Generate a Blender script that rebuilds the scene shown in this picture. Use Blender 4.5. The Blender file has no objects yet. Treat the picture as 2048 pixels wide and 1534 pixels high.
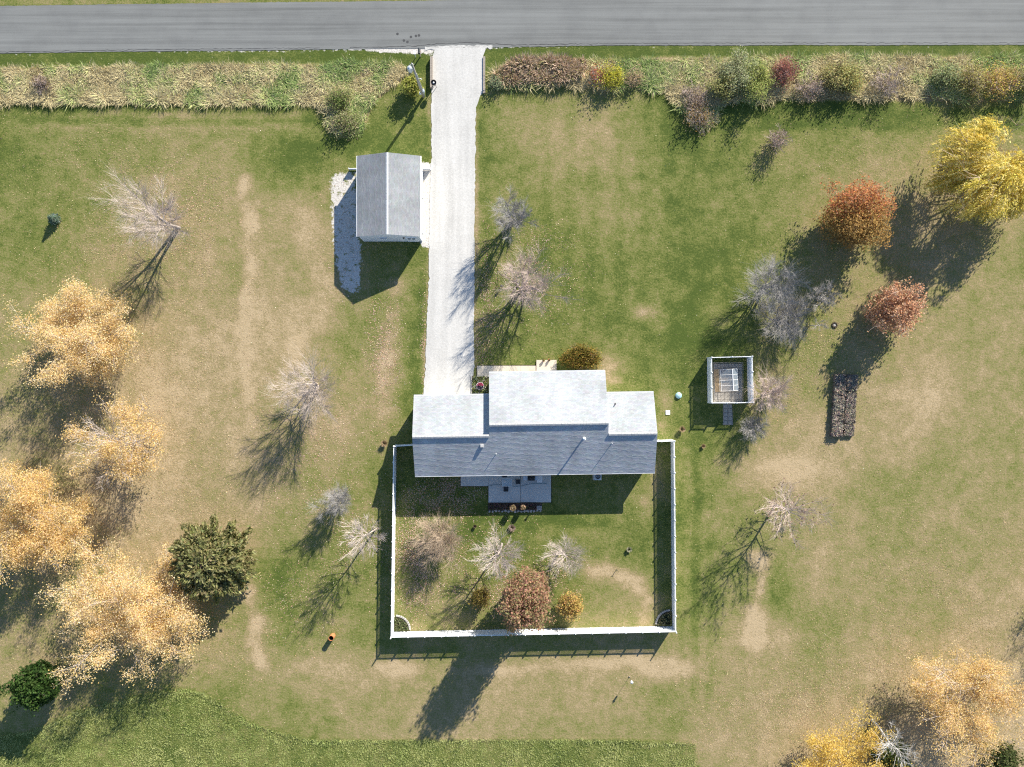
import bpy, math, random
import numpy as np
from mathutils import Vector

# ------------------------------------------------------------------ camera, sky, sun, exposure
sc = bpy.context.scene
S = 17.5            # photograph pixels per metre on the ground
H = 81.0            # flying height of the camera
col = sc.collection
cam_d = bpy.data.cameras.new('camera')
cam = bpy.data.objects.new('camera', cam_d)
col.objects.link(cam)
cam.location = (0, 0, H)
cam.rotation_euler = (0, 0, 0)
cam_d.sensor_width = 36
cam_d.lens = 18.0 / ((1024 / S) / H)
cam_d.clip_end = 3000
sc.camera = cam

SUN_EL = math.radians(25.5)
SUN_AZ = math.radians(32.5)      # from +Y towards +X
sdir = Vector((math.cos(SUN_EL) * math.sin(SUN_AZ), math.cos(SUN_EL) * math.cos(SUN_AZ), math.sin(SUN_EL)))
w = bpy.data.worlds.new('World')
sc.world = w
w.use_nodes = True
nt = w.node_tree
sky = nt.nodes.new('ShaderNodeTexSky')
sky.sky_type = 'NISHITA'
sky.sun_disc = False
sky.sun_elevation = SUN_EL
sky.sun_rotation = SUN_AZ
sky.air_density = 1.0
sky.dust_density = 0.1
sky.ozone_density = 3.0
nt.links.new(sky.outputs[0], nt.nodes['Background'].inputs[0])
nt.nodes['Background'].inputs[1].default_value = 0.085
sl = bpy.data.lights.new('sun', 'SUN')
sl.energy = 5.0
sl.angle = math.radians(0.53)
sl.color = (1.0, 0.935, 0.81)
sun = bpy.data.objects.new('sun', sl)
col.objects.link(sun)
sun.location = sdir * 200
sun.rotation_euler = (-sdir).to_track_quat('-Z', 'Y').to_euler()
sc.view_settings.view_transform = 'Standard'
sc.view_settings.look = 'None'
sc.view_settings.exposure = 1.28
sc.view_settings.gamma = 1.0
sc.view_settings.use_curve_mapping = False
sc.cycles.use_denoising = False
sc.cycles.filter_width = 1.2

# ------------------------------------------------------------------ helpers
def P(px, py, h=0.0):
    """ground plan position of a point of height h that shows at pixel (px, py)"""
    k = (H - h) / H / S
    return ((px - 1024) * k, (767 - py) * k)

def tag(o, label=None, cat=None, group=None, kind=None):
    if label: o['label'] = label
    if cat: o['category'] = cat
    if group: o['group'] = group
    if kind: o['kind'] = kind
    return o

def empty(name, loc, rz=0.0):
    o = bpy.data.objects.new(name, None)
    o.empty_display_size = 0.3
    col.objects.link(o)
    o.location = loc
    o.rotation_euler = (0, 0, rz)
    return o

def link(name, me, parent=None, loc=None, rz=0.0):
    o = bpy.data.objects.new(name, me)
    col.objects.link(o)
    if parent is not None:
        o.parent = parent
    if loc is not None:
        o.location = loc
    if rz:
        o.rotation_euler = (0, 0, rz)
    return o

def np_mesh(name, V, F, m, parent=None, cols=None, smooth=False, loc=None):
    V = np.asarray(V, dtype=np.float32); F = np.asarray(F, dtype=np.int32)
    k = F.shape[1]
    me = bpy.data.meshes.new(name)
    me.vertices.add(len(V)); me.vertices.foreach_set('co', V.ravel())
    me.loops.add(F.size); me.loops.foreach_set('vertex_index', F.ravel())
    me.polygons.add(len(F))
    me.polygons.foreach_set('loop_start', np.arange(0, F.size, k, dtype=np.int32))
    me.polygons.foreach_set('use_smooth', np.full(len(F), smooth, dtype=bool))
    me.update(calc_edges=True)
    if cols is not None:
        a = me.attributes.new('Col', 'FLOAT_COLOR', 'FACE')
        c4 = np.ones((len(F), 4), dtype=np.float32); c4[:, :3] = cols
        a.data.foreach_set('color', c4.ravel())
    me.materials.append(m)
    return link(name, me, parent, loc)

class MB:
    """collects polygons for one mesh"""
    def __init__(s):
        s.v = []; s.f = []
    def box(s, x0, x1, y0, y1, z0, z1):
        b = len(s.v)
        s.v += [(x0, y0, z0), (x1, y0, z0), (x1, y1, z0), (x0, y1, z0), (x0, y0, z1), (x1, y0, z1), (x1, y1, z1), (x0, y1, z1)]
        s.f += [tuple(b + i for i in q) for q in ((0, 3, 2, 1), (4, 5, 6, 7), (0, 1, 5, 4), (1, 2, 6, 5), (2, 3, 7, 6), (3, 0, 4, 7))]
        return s
    def cbox(s, c, d, rz=0.0, bev=0.0):
        b = len(s.v)
        ca, sa = math.cos(rz), math.sin(rz)
        hx, hy = d[0] / 2, d[1] / 2
        e = bev
        rings = [(0, e), (e, 0), (d[2] - e, 0), (d[2], e)] if bev else [(0, 0), (d[2], 0)]
        for z, ins in rings:
            for sx, sy in ((-1, -1), (1, -1), (1, 1), (-1, 1)):
                x = sx * (hx - ins); y = sy * (hy - ins)
                s.v.append((c[0] + x * ca - y * sa, c[1] + x * sa + y * ca, c[2] + z))
        n = len(rings)
        s.f.append((b + 3, b + 2, b + 1, b))
        for r in range(n - 1):
            for i in range(4):
                j = (i + 1) % 4
                s.f.append((b + r * 4 + i, b + r * 4 + j, b + (r + 1) * 4 + j, b + (r + 1) * 4 + i))
        t = b + (n - 1) * 4
        s.f.append((t, t + 1, t + 2, t + 3))
        return s
    def prism(s, poly, z0, z1):
        b = len(s.v); n = len(poly)
        s.v += [(p[0], p[1], z0) for p in poly] + [(p[0], p[1], z1) for p in poly]
        s.f.append(tuple(b + n - 1 - i for i in range(n)))
        s.f.append(tuple(b + n + i for i in range(n)))
        for i in range(n):
            j = (i + 1) % n
            s.f.append((b + i, b + j, b + n + j, b + n + i))
        return s
    def xprism(s, prof, x0, x1):
        """profile of (y, z) points, counter-clockwise seen from +x, extruded along x"""
        b = len(s.v); n = len(prof)
        s.v += [(x0, p[0], p[1]) for p in prof] + [(x1, p[0], p[1]) for p in prof]
        s.f.append(tuple(b + n - 1 - i for i in range(n)))
        s.f.append(tuple(b + n + i for i in range(n)))
        for i in range(n):
            j = (i + 1) % n
            s.f.append((b + i, b + j, b + n + j, b + n + i))
        return s
    def yprism(s, prof, y0, y1):
        b = len(s.v); n = len(prof)
        s.v += [(p[0], y0, p[1]) for p in prof] + [(p[0], y1, p[1]) for p in prof]
        s.f.append(tuple(b + i for i in range(n)))
        s.f.append(tuple(b + n + n - 1 - i for i in range(n)))
        for i in range(n):
            j = (i + 1) % n
            s.f.append((b + j, b + i, b + n + i, b + n + j))
        return s
    def lathe(s, prof, n=16, c=(0, 0, 0)):
        """(r, z) profile from bottom to top"""
        b = len(s.v)
        for r, z in prof:
            for i in range(n):
                a = 2 * math.pi * i / n
                s.v.append((c[0] + r * math.cos(a), c[1] + r * math.sin(a), c[2] + z))
        for k in range(len(prof) - 1):
            for i in range(n):
                j = (i + 1) % n
                s.f.append((b + k * n + i, b + k * n + j, b + (k + 1) * n + j, b + (k + 1) * n + i))
        s.f.append(tuple(b + n - 1 - i for i in range(n)))
        t = b + (len(prof) - 1) * n
        s.f.append(tuple(t + i for i in range(n)))
        return s
    def tube(s, pts, rad, n=8):
        pts = [Vector(p) for p in pts]
        if not isinstance(rad, (list, tuple)): rad = [rad] * len(pts)
        b = len(s.v)
        for i, p in enumerate(pts):
            d = (pts[min(i + 1, len(pts) - 1)] - pts[max(i - 1, 0)]).normalized()
            u = d.cross(Vector((0, 0, 1)))
            if u.length < 1e-3: u = Vector((1, 0, 0))
            u.normalize(); v = d.cross(u)
            for k in range(n):
                a = 2 * math.pi * k / n
                s.v.append(tuple(p + (u * math.cos(a) + v * math.sin(a)) * rad[i]))
        for i in range(len(pts) - 1):
            for k in range(n):
                j = (k + 1) % n
                s.f.append((b + i * n + k, b + (i + 1) * n + k, b + (i + 1) * n + j, b + i * n + j))
        s.f.append(tuple(b + k for k in range(n)))
        t = b + (len(pts) - 1) * n
        s.f.append(tuple(t + n - 1 - k for k in range(n)))
        return s
    def mesh(s, name, m):
        me = bpy.data.meshes.new(name)
        me.from_pydata(s.v, [], s.f)
        me.materials.append(m)
        me.update()
        return me
    def build(s, name, m, parent=None, loc=None, rz=0.0, smooth=False):
        me = s.mesh(name, m)
        if smooth:
            me.polygons.foreach_set('use_smooth', [True] * len(me.polygons))
        return link(name, me, parent, loc, rz)

# numpy value noise
def vnoise(x, y, scale, seed):
    r = np.random.default_rng(seed)
    g = r.random((256, 256))
    u = x * scale + 1000.37; v = y * scale + 1000.71
    i = np.floor(u).astype(int); j = np.floor(v).astype(int)
    fu = u - i; fv = v - j
    fu = fu * fu * (3 - 2 * fu); fv = fv * fv * (3 - 2 * fv)
    i0 = i % 256; i1 = (i + 1) % 256; j0 = j % 256; j1 = (j + 1) % 256
    return (g[i0, j0] * (1 - fu) + g[i1, j0] * fu) * (1 - fv) + (g[i0, j1] * (1 - fu) + g[i1, j1] * fu) * fv
def fbm(x, y, scale, seed, octv=4):
    t = 0; a = 0.5; n = 0
    for k in range(octv):
        t = t + a * vnoise(x, y, scale * 2 ** k, seed + k); n += a; a *= 0.55
    return t / n

def inside(px, py, poly):
    px = np.asarray(px); py = np.asarray(py)
    r = np.zeros(px.shape, bool)
    n = len(poly)
    for i in range(n):
        x0, y0 = poly[i]; x1, y1 = poly[(i + 1) % n]
        if y0 == y1: continue
        c = ((y0 > py) != (y1 > py)) & (px < (x1 - x0) * (py - y0) / (y1 - y0) + x0)
        r ^= c
    return r

def seg_dist(X, Y, pts):
    d = np.full(X.shape, 1e9)
    for (x0, y0), (x1, y1) in zip(pts[:-1], pts[1:]):
        dx, dy = x1 - x0, y1 - y0
        t = np.clip(((X - x0) * dx + (Y - y0) * dy) / (dx * dx + dy * dy + 1e-9), 0, 1)
        d = np.minimum(d, np.hypot(X - x0 - t * dx, Y - y0 - t * dy))
    return d

# ------------------------------------------------------------------ materials
def newmat(name):
    m = bpy.data.materials.new(name)
    m.use_nodes = True
    return m, m.node_tree, m.node_tree.nodes['Principled BSDF']

def noise_node(n, coord, scale, detail=4, rough=0.6):
    t = n.nodes.new('ShaderNodeTexNoise')
    t.inputs['Scale'].default_value = scale
    t.inputs['Detail'].default_value = detail
    t.inputs['Roughness'].default_value = rough
    n.links.new(coord, t.inputs['Vector'])
    return t.outputs['Fac']

def mnode(n, op, a, b=None, clamp=False):
    t = n.nodes.new('ShaderNodeMath'); t.operation = op; t.use_clamp = clamp
    for i, v in enumerate((a, b)):
        if v is None: continue
        if isinstance(v, (int, float)): t.inputs[i].default_value = v
        else: n.links.new(v, t.inputs[i])
    return t.outputs[0]

def mixc(n, fac, a, b, mode='MIX'):
    t = n.nodes.new('ShaderNodeMix'); t.data_type = 'RGBA'; t.blend_type = mode
    for key, v in ((0, fac), (6, a), (7, b)):
        if isinstance(v, (int, float)): t.inputs[key].default_value = v
        elif isinstance(v, tuple): t.inputs[key].default_value = (*v, 1)
        else: n.links.new(v, t.inputs[key])
    return t.outputs[2]

def ramp(n, fac, stops):
    t = n.nodes.new('ShaderNodeValToRGB')
    e = t.color_ramp.elements
    while len(e) < len(stops): e.new(0.5)
    for i, (p, c) in enumerate(stops):
        e[i].position = p; e[i].color = (*c, 1)
    n.links.new(fac, t.inputs[0])
    return t.outputs[0]

def simple(name, c, rough=0.8, var=0.25, scale=6.0, bump=0.0, metal=0.0, scale2=None, spec=0.3):
    """one paint colour with fine mottling"""
    m, n, b = newmat(name)
    tc = n.nodes.new('ShaderNodeTexCoord')
    f = noise_node(n, tc.outputs['Object'], scale, 5, 0.65)
    if scale2:
        f = mnode(n, 'MULTIPLY', mnode(n, 'ADD', f, noise_node(n, tc.outputs['Object'], scale2, 3)), 0.5)
    lo = tuple(x * (1 - var) for x in c); hi = tuple(min(1, x * (1 + var)) for x in c)
    n.links.new(ramp(n, f, [(0.3, lo), (0.7, hi)]), b.inputs['Base Color'])
    b.inputs['Roughness'].default_value = rough
    b.inputs['Metallic'].default_value = metal
    b.inputs['Specular IOR Level'].default_value = spec
    if bump:
        bn = n.nodes.new('ShaderNodeBump'); bn.inputs['Strength'].default_value = bump
        bn.inputs['Distance'].default_value = 0.03
        n.links.new(f, bn.inputs['Height']); n.links.new(bn.outputs[0], b.inputs['Normal'])
    return m

def attrmat(name, rough=0.85, transl=0.0, spec=0.2):
    """colour of each face from its own 'Col' value; leaves let some light through"""
    m, n, b = newmat(name)
    a = n.nodes.new('ShaderNodeAttribute'); a.attribute_name = 'Col'
    n.links.new(a.outputs['Color'], b.inputs['Base Color'])
    b.inputs['Roughness'].default_value = rough
    b.inputs['Specular IOR Level'].default_value = spec
    if transl:
        t = n.nodes.new('ShaderNodeBsdfTranslucent')
        n.links.new(a.outputs['Color'], t.inputs['Color'])
        mx = n.nodes.new('ShaderNodeMixShader'); mx.inputs[0].default_value = transl
        n.links.new(b.outputs[0], mx.inputs[1]); n.links.new(t.outputs[0], mx.inputs[2])
        n.links.new(mx.outputs[0], n.nodes['Material Output'].inputs[0])
    return m

def glassmat(name, c=(0.8, 0.85, 0.9), alpha=0.25):
    m, n, b = newmat(name)
    b.inputs['Base Color'].default_value = (*c, 1)
    b.inputs['Roughness'].default_value = 0.12
    b.inputs['Alpha'].default_value = alpha
    return m

M = {}
M['leaf'] = attrmat('leaf', 0.75, 0.5)
M['litter'] = attrmat('leaf_litter', 0.9)
M['weed'] = attrmat('weed', 0.85, 0.25)
M['shingle'] = attrmat('shingle', 0.85, 0, 0.35)
M['vinyl'] = simple('white_vinyl', (0.78, 0.79, 0.80), 0.45, 0.04, 2.0)
M['siding'] = simple('white_siding', (0.68, 0.69, 0.70), 0.55, 0.05, 1.5)
M['trim'] = simple('white_trim', (0.72, 0.72, 0.72), 0.5, 0.05, 2.0)
M['gutter'] = simple('gutter_metal', (0.55, 0.56, 0.57), 0.45, 0.08, 2.0)
M['ridge'] = simple('ridge_shingle', (0.36, 0.36, 0.36), 0.8, 0.25, 9.0)
M['concrete'] = simple('concrete', (0.50, 0.44, 0.36), 0.85, 0.13, 1.3, 0.1, scale2=14.0)
M['concrete_grey'] = simple('grey_concrete', (0.50, 0.49, 0.46), 0.85, 0.15, 1.1, 0.1, scale2=12.0)
M['paver'] = simple('paver', (0.34, 0.31, 0.27), 0.9, 0.22, 1.4, 0.2, scale2=9.0)
M['stone'] = simple('edging_stone', (0.36, 0.34, 0.32), 0.9, 0.3, 5.0, 0.3)
M['timber'] = simple('weathered_timber', (0.30, 0.26, 0.22), 0.9, 0.3, 8.0, 0.3)
M['pole_wood'] = simple('pole_wood', (0.34, 0.31, 0.27), 0.9, 0.25, 8.0, 0.2)
M['steel'] = simple('galvanised_steel', (0.52, 0.56, 0.60), 0.4, 0.1, 4.0, metal=0.3)
M['black'] = simple('black_paint', (0.02, 0.02, 0.022), 0.45, 0.3, 5.0)
M['dark'] = simple('dark_plastic', (0.045, 0.05, 0.055), 0.55, 0.3, 5.0)
M['white'] = simple('white_paint', (0.78, 0.78, 0.77), 0.5, 0.05, 3.0)
M['rust'] = simple('rusty_barrel', (0.48, 0.17, 0.07), 0.75, 0.4, 7.0, 0.2)
M['char'] = simple('charred_inside', (0.02, 0.015, 0.012), 0.9, 0.3, 9.0)
M['aqua'] = simple('aqua_plastic', (0.33, 0.52, 0.55), 0.5, 0.1, 4.0)
M['soil'] = simple('dark_soil', (0.07, 0.055, 0.04), 0.95, 0.4, 7.0, 0.4)
M['brick_red'] = simple('red_brick', (0.28, 0.09, 0.06), 0.9, 0.3, 8.0)
M['glass'] = glassmat('window_glass', (0.05, 0.07, 0.09), 1.0)
M['clear'] = glassmat('greenhouse_pane', (0.30, 0.36, 0.42), 0.30)
M['table_glass'] = glassmat('table_glass', (0.5, 0.6, 0.65), 0.35)
M['straw'] = attrmat('old_straw', 0.95)
M['wood_tan'] = simple('tan_wood', (0.38, 0.27, 0.16), 0.85, 0.25, 8.0)

def barkmat(name, c):
    return simple(name, c, 0.9, 0.25, 4.0, 0.2, spec=0.15)
BARK = {
    'pale': barkmat('pale_bark', (0.43, 0.365, 0.325)),
    'grey': barkmat('grey_bark', (0.29, 0.275, 0.265)),
    'tan': barkmat('tan_bark', (0.40, 0.31, 0.225)),
    'brown': barkmat('brown_bark', (0.17, 0.13, 0.10)),
    'white': barkmat('bleached_wood', (0.44, 0.42, 0.40)),
    'pink': barkmat('pinkish_bark', (0.45, 0.36, 0.32)),
    'smoke': barkmat('smoky_bark', (0.30, 0.28, 0.265)),
}

# ------------------------------------------------------------------ ground
# coarse map of how dry the lawn is, by eye from the photograph (rows of 128 px, 0 lush .. 9 straw)
DRY = """
4444444445433333
3344433345333344
3445333344334555
3466653334334565
4567653333334555
5677643333334555
6776653333346655
6776553233345555
6665443333345555
5565444445455556
5555555555555677
4333356555467787
"""
dg = np.array([[int(c) for c in r] for r in DRY.split()], float) / 9.0
GX0, GX1, GY0, GY1, GS = -70.0, 70.0, -54.0, 54.0, 0.42
gx = np.arange(GX0, GX1 + GS, GS); gy = np.arange(GY0, GY1 + GS, GS)
X, Y = np.meshgrid(gx, gy)
PXg = X * S + 1024; PYg = 767 - Y * S
u = np.clip(PXg / 128 - 0.5, 0, 14.999); v = np.clip(PYg / 128 - 0.5, 0, 10.999)
i = u.astype(int); j = v.astype(int); fu = u - i; fv = v - j
dry = (dg[j, i] * (1 - fu) + dg[j, i + 1] * fu) * (1 - fv) + (dg[j + 1, i] * (1 - fu) + dg[j + 1, i + 1] * fu) * fv
wob = (fbm(X, Y, 0.35, 5) - 0.5) * 40
def blob(cx, cy, rx, ry, amt, rot=0.0):
    global dry
    dx = PXg - cx + wob; dy = PYg - cy + wob * 0.7
    c, s_ = math.cos(rot), math.sin(rot)
    a = (dx * c + dy * s_) / rx; b = (-dx * s_ + dy * c) / ry
    dry = dry + amt * np.exp(-(a * a + b * b) * 1.2)
def strip(pts, wd, amt):
    global dry
    d = seg_dist(PXg + wob * (0.9 if wd > 10 else .3), PYg + wob * 0.6, pts)
    dry = dry + amt * np.exp(-(d / wd) ** 2) * (np.clip(fbm(X, Y, .5, int(abs(pts[0][0])) % 97, 3) * 2.4 - .35, .1, 1.35) if wd > 10 else 1)
strip([(492, 365), (497, 480), (503, 560), (490, 700), (500, 850)], 13, 0.42)
strip([(500, 1185), (515, 1240), (520, 1320)], 17, 0.42)
strip([(470, 850), (500, 1000), (480, 1150)], 45, 0.12)
strip([(780, 640), (775, 760), (775, 820)], 20, 0.3)
strip([(620, 420), (640, 600), (600, 700)], 35, 0.2)
blob(785, 1335, 45, 22, 0.55); blob(1040, 1345, 90, 14, 0.3); blob(1330, 1335, 60, 22, 0.45); blob(1200, 1325, 110, 14, 0.35)
strip([(1190, 1145), (1240, 1150), (1275, 1165), (1290, 1200), (1290, 1235)], 17, 0.4)
strip([(1505, 1110), (1530, 1140), (1515, 1200), (1510, 1280)], 20, 0.5); blob(1560, 1270, 70, 40, 0.25)
blob(1580, 940, 120, 35, 0.3); blob(1650, 860, 110, 60, 0.12); blob(1850, 800, 70, 60, 0.2); blob(1780, 900, 80, 40, 0.15)
blob(1290, 628, 28, 12, 0.5); blob(1225, 735, 22, 22, 0.4); blob(1230, 765, 30, 10, 0.3); blob(1335, 800, 18, 22, 0.3); blob(1325, 850, 20, 18, 0.35)
blob(800, 575, 26, 20, 0.4); blob(640, 1330, 60, 20, 0.2); blob(690, 1360, 70, 50, 0.12)
blob(1180, 290, 60, 60, 0.14); blob(1060, 250, 70, 60, 0.12)
blob(1320, 960, 14, 40, 0.25); blob(1295, 1000, 16, 30, 0.2)
strip([(1345, 200), (1355, 330), (1350, 470), (1365, 620), (1380, 720)], 30, -0.14)
strip([(960, 130), (960, 250), (970, 420), (975, 600)], 14, -0.15)
strip([(855, 500), (852, 620), (840, 720), (830, 800)], 26, -0.15)
strip([(560, 290), (620, 300), (700, 290), (760, 280)], 26, -0.22); blob(590, 350, 60, 40, -0.15)
strip([(1400, 900), (1395, 1100), (1385, 1300)], 22, -0.13)
strip([(862, 200), (863, 318), (858, 480), (857, 560), (852, 650), (848, 790)], 5, .35); strip([(951, 216), (951, 310), (950, 480), (949, 740)], 5, .3)
strip([(1440, 700), (1380, 640), (1420, 520)], 30, -0.15)
blob(1600, 1240, 80, 30, -0.15); blob(1560, 1180, 40, 40, -0.2)
blob(470, 560, 30, 80, -0.15); blob(560, 1150, 40, 80, -0.2)
strip([(1000, 1040), (1200, 1040)], 14, -0.2); strip([(1430, 225), (1750, 232), (2060, 232)], 26, -0.26); strip([(0, 215), (600, 216), (650, 262)], 10.5, -0.2)
for k, xs in enumerate((1072, 1095, 1115, 1135, 1160, 1185, 1210, 1236, 1262, 1290, 1315)):        # mowing stripes north of the house
    strip([(xs + 4, 180 + (k * 37) % 60), (xs, 660 - (k * 53) % 70)], 9, (0.035, -0.05)[k % 2])
for k, xs in enumerate((1360, 1375, 1390, 1405, 1420)):
    strip([(xs + 4, 900), (xs, 1400)], 6, (-0.07, 0.06)[k % 2])
for k, ys in enumerate((225, 238, 252)):
    strip([(20, ys), (620, ys + 4)], 6, (0.12, -0.12)[k % 2]); strip([(1480, ys), (2048, ys)], 6, (-0.15, 0.05)[k % 2])
# grass strip between road and weeds is lush
dry = np.where(PYg < 140, 0.16 + (fbm(X, Y, 0.5, 3) - 0.5) * 0.2, dry)
dry = np.where(PYg < 12, 0.45, dry)
TGp = [(-80, 1480), (60, 1462), (150, 1425), (230, 1402), (300, 1384), (370, 1376), (410, 1385), (450, 1410), (500, 1443), (560, 1465), (640, 1478), (800, 1479), (1000, 1477), (1200, 1478), (1392, 1486), (1396, 1580), (-80, 1580)]
dry = np.where(inside(PXg, PYg, TGp), 0.30, dry)
LWp = [(-60, 140), (800, 126), (815, 150), (745, 205), (727, 262), (690, 276), (648, 222), (620, 209), (-60, 206)]
RWp = [(984, 150), (1040, 120), (1700, 112), (2110, 117), (2110, 198), (1440, 200), (1400, 258), (1345, 195), (1280, 176), (985, 170)]
dry = np.where(inside(PXg, PYg, LWp) | inside(PXg, PYg, RWp), 0.72, dry)
dry = dry + (dry - .5) * .35 - .06
dry = np.clip(dry + (fbm(X, Y, 0.16, 11) - 0.5) * 0.5, 0, 1)
# gravel spilled on the ground west of the detached garage and along the drive
gpoly = [(657, 345), (714, 338), (724, 480), (723, 583), (700, 590), (680, 575), (668, 520), (662, 440)]
apron = [(842, 322), (868, 326), (868, 500), (842, 492)]
Wx = PXg + wob * 0.25; Wy = PYg + wob * 0.2
def soft(poly, wd):
    ins = inside(Wx, Wy, poly)
    d = seg_dist(Wx, Wy, poly + [poly[0]])
    return np.clip(0.5 + np.where(ins, d, -d) / wd, 0, 1)
grav = np.maximum(soft(gpoly, 18) * 0.64, soft(apron, 6))
shoulder = [(600, 92), (700, 99), (800, 108), (868, 110), (868, 90), (700, 92)]
grav = np.maximum(grav, soft(shoulder, 6) * 0.8)
rim = [(0, 108), (300, 104), (600, 101), (900, 97), (1200, 92), (2048, 91)]
grav = np.maximum(grav, np.clip(1 - seg_dist(PXg, PYg, rim) / 6, 0, 1) * 0.5)
dead = np.clip(soft(gpoly, 60) * 0.9 + 0.0, 0, 1)

ng = (len(gx), len(gy))
Z = (fbm(X, Y, 0.05, 31) - 0.5) * 0.0
Vg = np.stack([X.ravel(), Y.ravel(), Z.ravel()], 1)
ii, jj = np.meshgrid(np.arange(ng[0] - 1), np.arange(ng[1] - 1))
a0 = (jj * ng[0] + ii).ravel()
Fg = np.stack([a0, a0 + 1, a0 + 1 + ng[0], a0 + ng[0]], 1)
# far ground out to the horizon
R = 1500.0
nb = len(Vg)
c00, c10, c11, c01 = 0, ng[0] - 1, len(Vg) - 1, len(Vg) - ng[0]
Vg = np.vstack([Vg, [(-R, -R, 0), (R, -R, 0), (R, R, 0), (-R, R, 0)]])
Fg = np.vstack([Fg, [(nb, nb + 1, c10, c00), (nb + 1, nb + 2, c11, c10), (nb + 2, nb + 3, c01, c11), (nb + 3, nb, c00, c01)]])

m, n, b = newmat('lawn')
tc = n.nodes.new('ShaderNodeTexCoord'); oc = tc.outputs['Object']
at = n.nodes.new('ShaderNodeAttribute'); at.attribute_name = 'mask'
sep = n.nodes.new('ShaderNodeSeparateColor'); n.links.new(at.outputs['Color'], sep.inputs[0])
n1 = noise_node(n, oc, 0.5, 10, 0.74); n2 = noise_node(n, oc, 1.5, 8, 0.78); n3 = noise_node(n, oc, 5.5, 4, 0.8); n4 = noise_node(n, oc, 3.6, 2, 0.9)
d_ = mnode(n, 'ADD', sep.outputs[0], mnode(n, 'MULTIPLY', mnode(n, 'SUBTRACT', n1, 0.5), 1.2))
d_ = mnode(n, 'ADD', d_, mnode(n, 'MULTIPLY', mnode(n, 'SUBTRACT', n2, 0.5), 0.9))
d_ = mnode(n, 'ADD', d_, mnode(n, 'MULTIPLY', mnode(n, 'SUBTRACT', n3, 0.5), 1.6), True)
gc = ramp(n, d_, [(0.0, (0.060, 0.086, 0.018)), (0.25, (0.125, 0.142, 0.036)), (0.48, (0.190, 0.174, 0.070)), (0.72, (0.258, 0.200, 0.108)), (1.0, (0.37, 0.285, 0.175))])
gg = ramp(n, noise_node(n, oc, 6.5, 4, 0.8), [(0.3, (0.30, 0.27, 0.24)), (0.7, (0.68, 0.65, 0.61))])
gf = mnode(n, 'ADD', sep.outputs[1], mnode(n, 'MULTIPLY', mnode(n, 'SUBTRACT', noise_node(n, oc, 1.5, 6, 0.75), 0.5), 1.7))
gf = mnode(n, 'MULTIPLY', mnode(n, 'SUBTRACT', gf, 0.42), 7.0, True)
gf = mnode(n, 'MULTIPLY', gf, mnode(n, 'GREATER_THAN', sep.outputs[1], 0.03))
n.links.new(mixc(n, gf, gc, gg), b.inputs['Base Color'])
b.inputs['Roughness'].default_value = 0.95; b.inputs['Specular IOR Level'].default_value = 0.1
bn = n.nodes.new('ShaderNodeBump'); bn.inputs['Strength'].default_value = 0.55; bn.inputs['Distance'].default_value = 0.06
n.links.new(mnode(n, 'ADD', n3, n4), bn.inputs['Height']); n.links.new(bn.outputs[0], b.inputs['Normal'])
ground = np_mesh('ground', Vg, Fg, m)
at = ground.data.attributes.new('mask', 'FLOAT_COLOR', 'POINT')
c4 = np.ones((len(Vg), 4), np.float32) * 0.45
c4[:nb, 0] = dry.ravel(); c4[:nb, 1] = grav.ravel(); c4[nb:, 1] = 0
at.data.foreach_set('color', c4.ravel())
tag(ground, 'mown autumn lawn, green with dry tan patches', 'lawn', kind='structure')

# ------------------------------------------------------------------ road, driveway, paving
rng = np.random.default_rng(7)
def band(name, left, right, z, m, jit=0.0, seed=1, step=0.25):
    """sheet between two pixel polylines of equal parameter, edges roughened"""
    def dense(pl):
        pts = np.array([P(*p) for p in pl])
        L = np.r_[0, np.cumsum(np.hypot(*np.diff(pts, axis=0).T))]
        return pts, L
    pl, Ll = dense(left); pr, Lr = dense(right)
    k = int(max(Ll[-1], Lr[-1]) / step)
    t = np.linspace(0, 1, k)
    A = np.stack([np.interp(t * Ll[-1], Ll, pl[:, 0]), np.interp(t * Ll[-1], Ll, pl[:, 1])], 1)
    B = np.stack([np.interp(t * Lr[-1], Lr, pr[:, 0]), np.interp(t * Lr[-1], Lr, pr[:, 1])], 1)
    D = B - A; D /= np.hypot(D[:, 0], D[:, 1])[:, None]
    if jit:
        r = np.random.default_rng(seed)
        A = A + D * ((fbm(t * 40, t * 0 + seed, 1.0, seed) - .5) * 2.2 + r.normal(0, .35, k))[:, None] * jit
        B = B + D * ((fbm(t * 40, t * 0 + seed + 9, 1.0, seed + 3) - .5) * 2.2 + r.normal(0, .35, k))[:, None] * jit
    V = np.empty((2 * k, 3)); V[0::2, :2] = A; V[1::2, :2] = B; V[:, 2] = z
    a = np.arange(0, 2 * k - 2, 2)
    return np_mesh(name, V, np.stack([a, a + 1, a + 3, a + 2], 1), m)

m, n, b = newmat('asphalt')
tc = n.nodes.new('ShaderNodeTexCoord'); oc = tc.outputs['Object']
mp = n.nodes.new('ShaderNodeMapping'); mp.inputs['Scale'].default_value = (0.018, 1.0, 1); mp.inputs['Rotation'].default_value = (0, 0, math.radians(-0.35)); n.links.new(oc, mp.inputs[0])
f = mnode(n, 'ADD', mnode(n, 'MULTIPLY', noise_node(n, mp.outputs[0], 1.6, 5, 0.7), 0.75), mnode(n, 'MULTIPLY', noise_node(n, oc, 9.0, 4, 0.8), 0.25))
cA = ramp(n, f, [(0.34, (0.105, 0.108, 0.106)), (0.5, (0.152, 0.156, 0.153)), (0.68, (0.19, 0.195, 0.191))])
pt = ramp(n, noise_node(n, oc, 0.35, 4, 0.6), [(0.45, (1, 1, 1)), (0.75, (0.86, 0.86, 0.87))])
n.links.new(mixc(n, 1.0, cA, pt, 'MULTIPLY'), b.inputs['Base Color'])
b.inputs['Roughness'].default_value = 0.9
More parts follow.
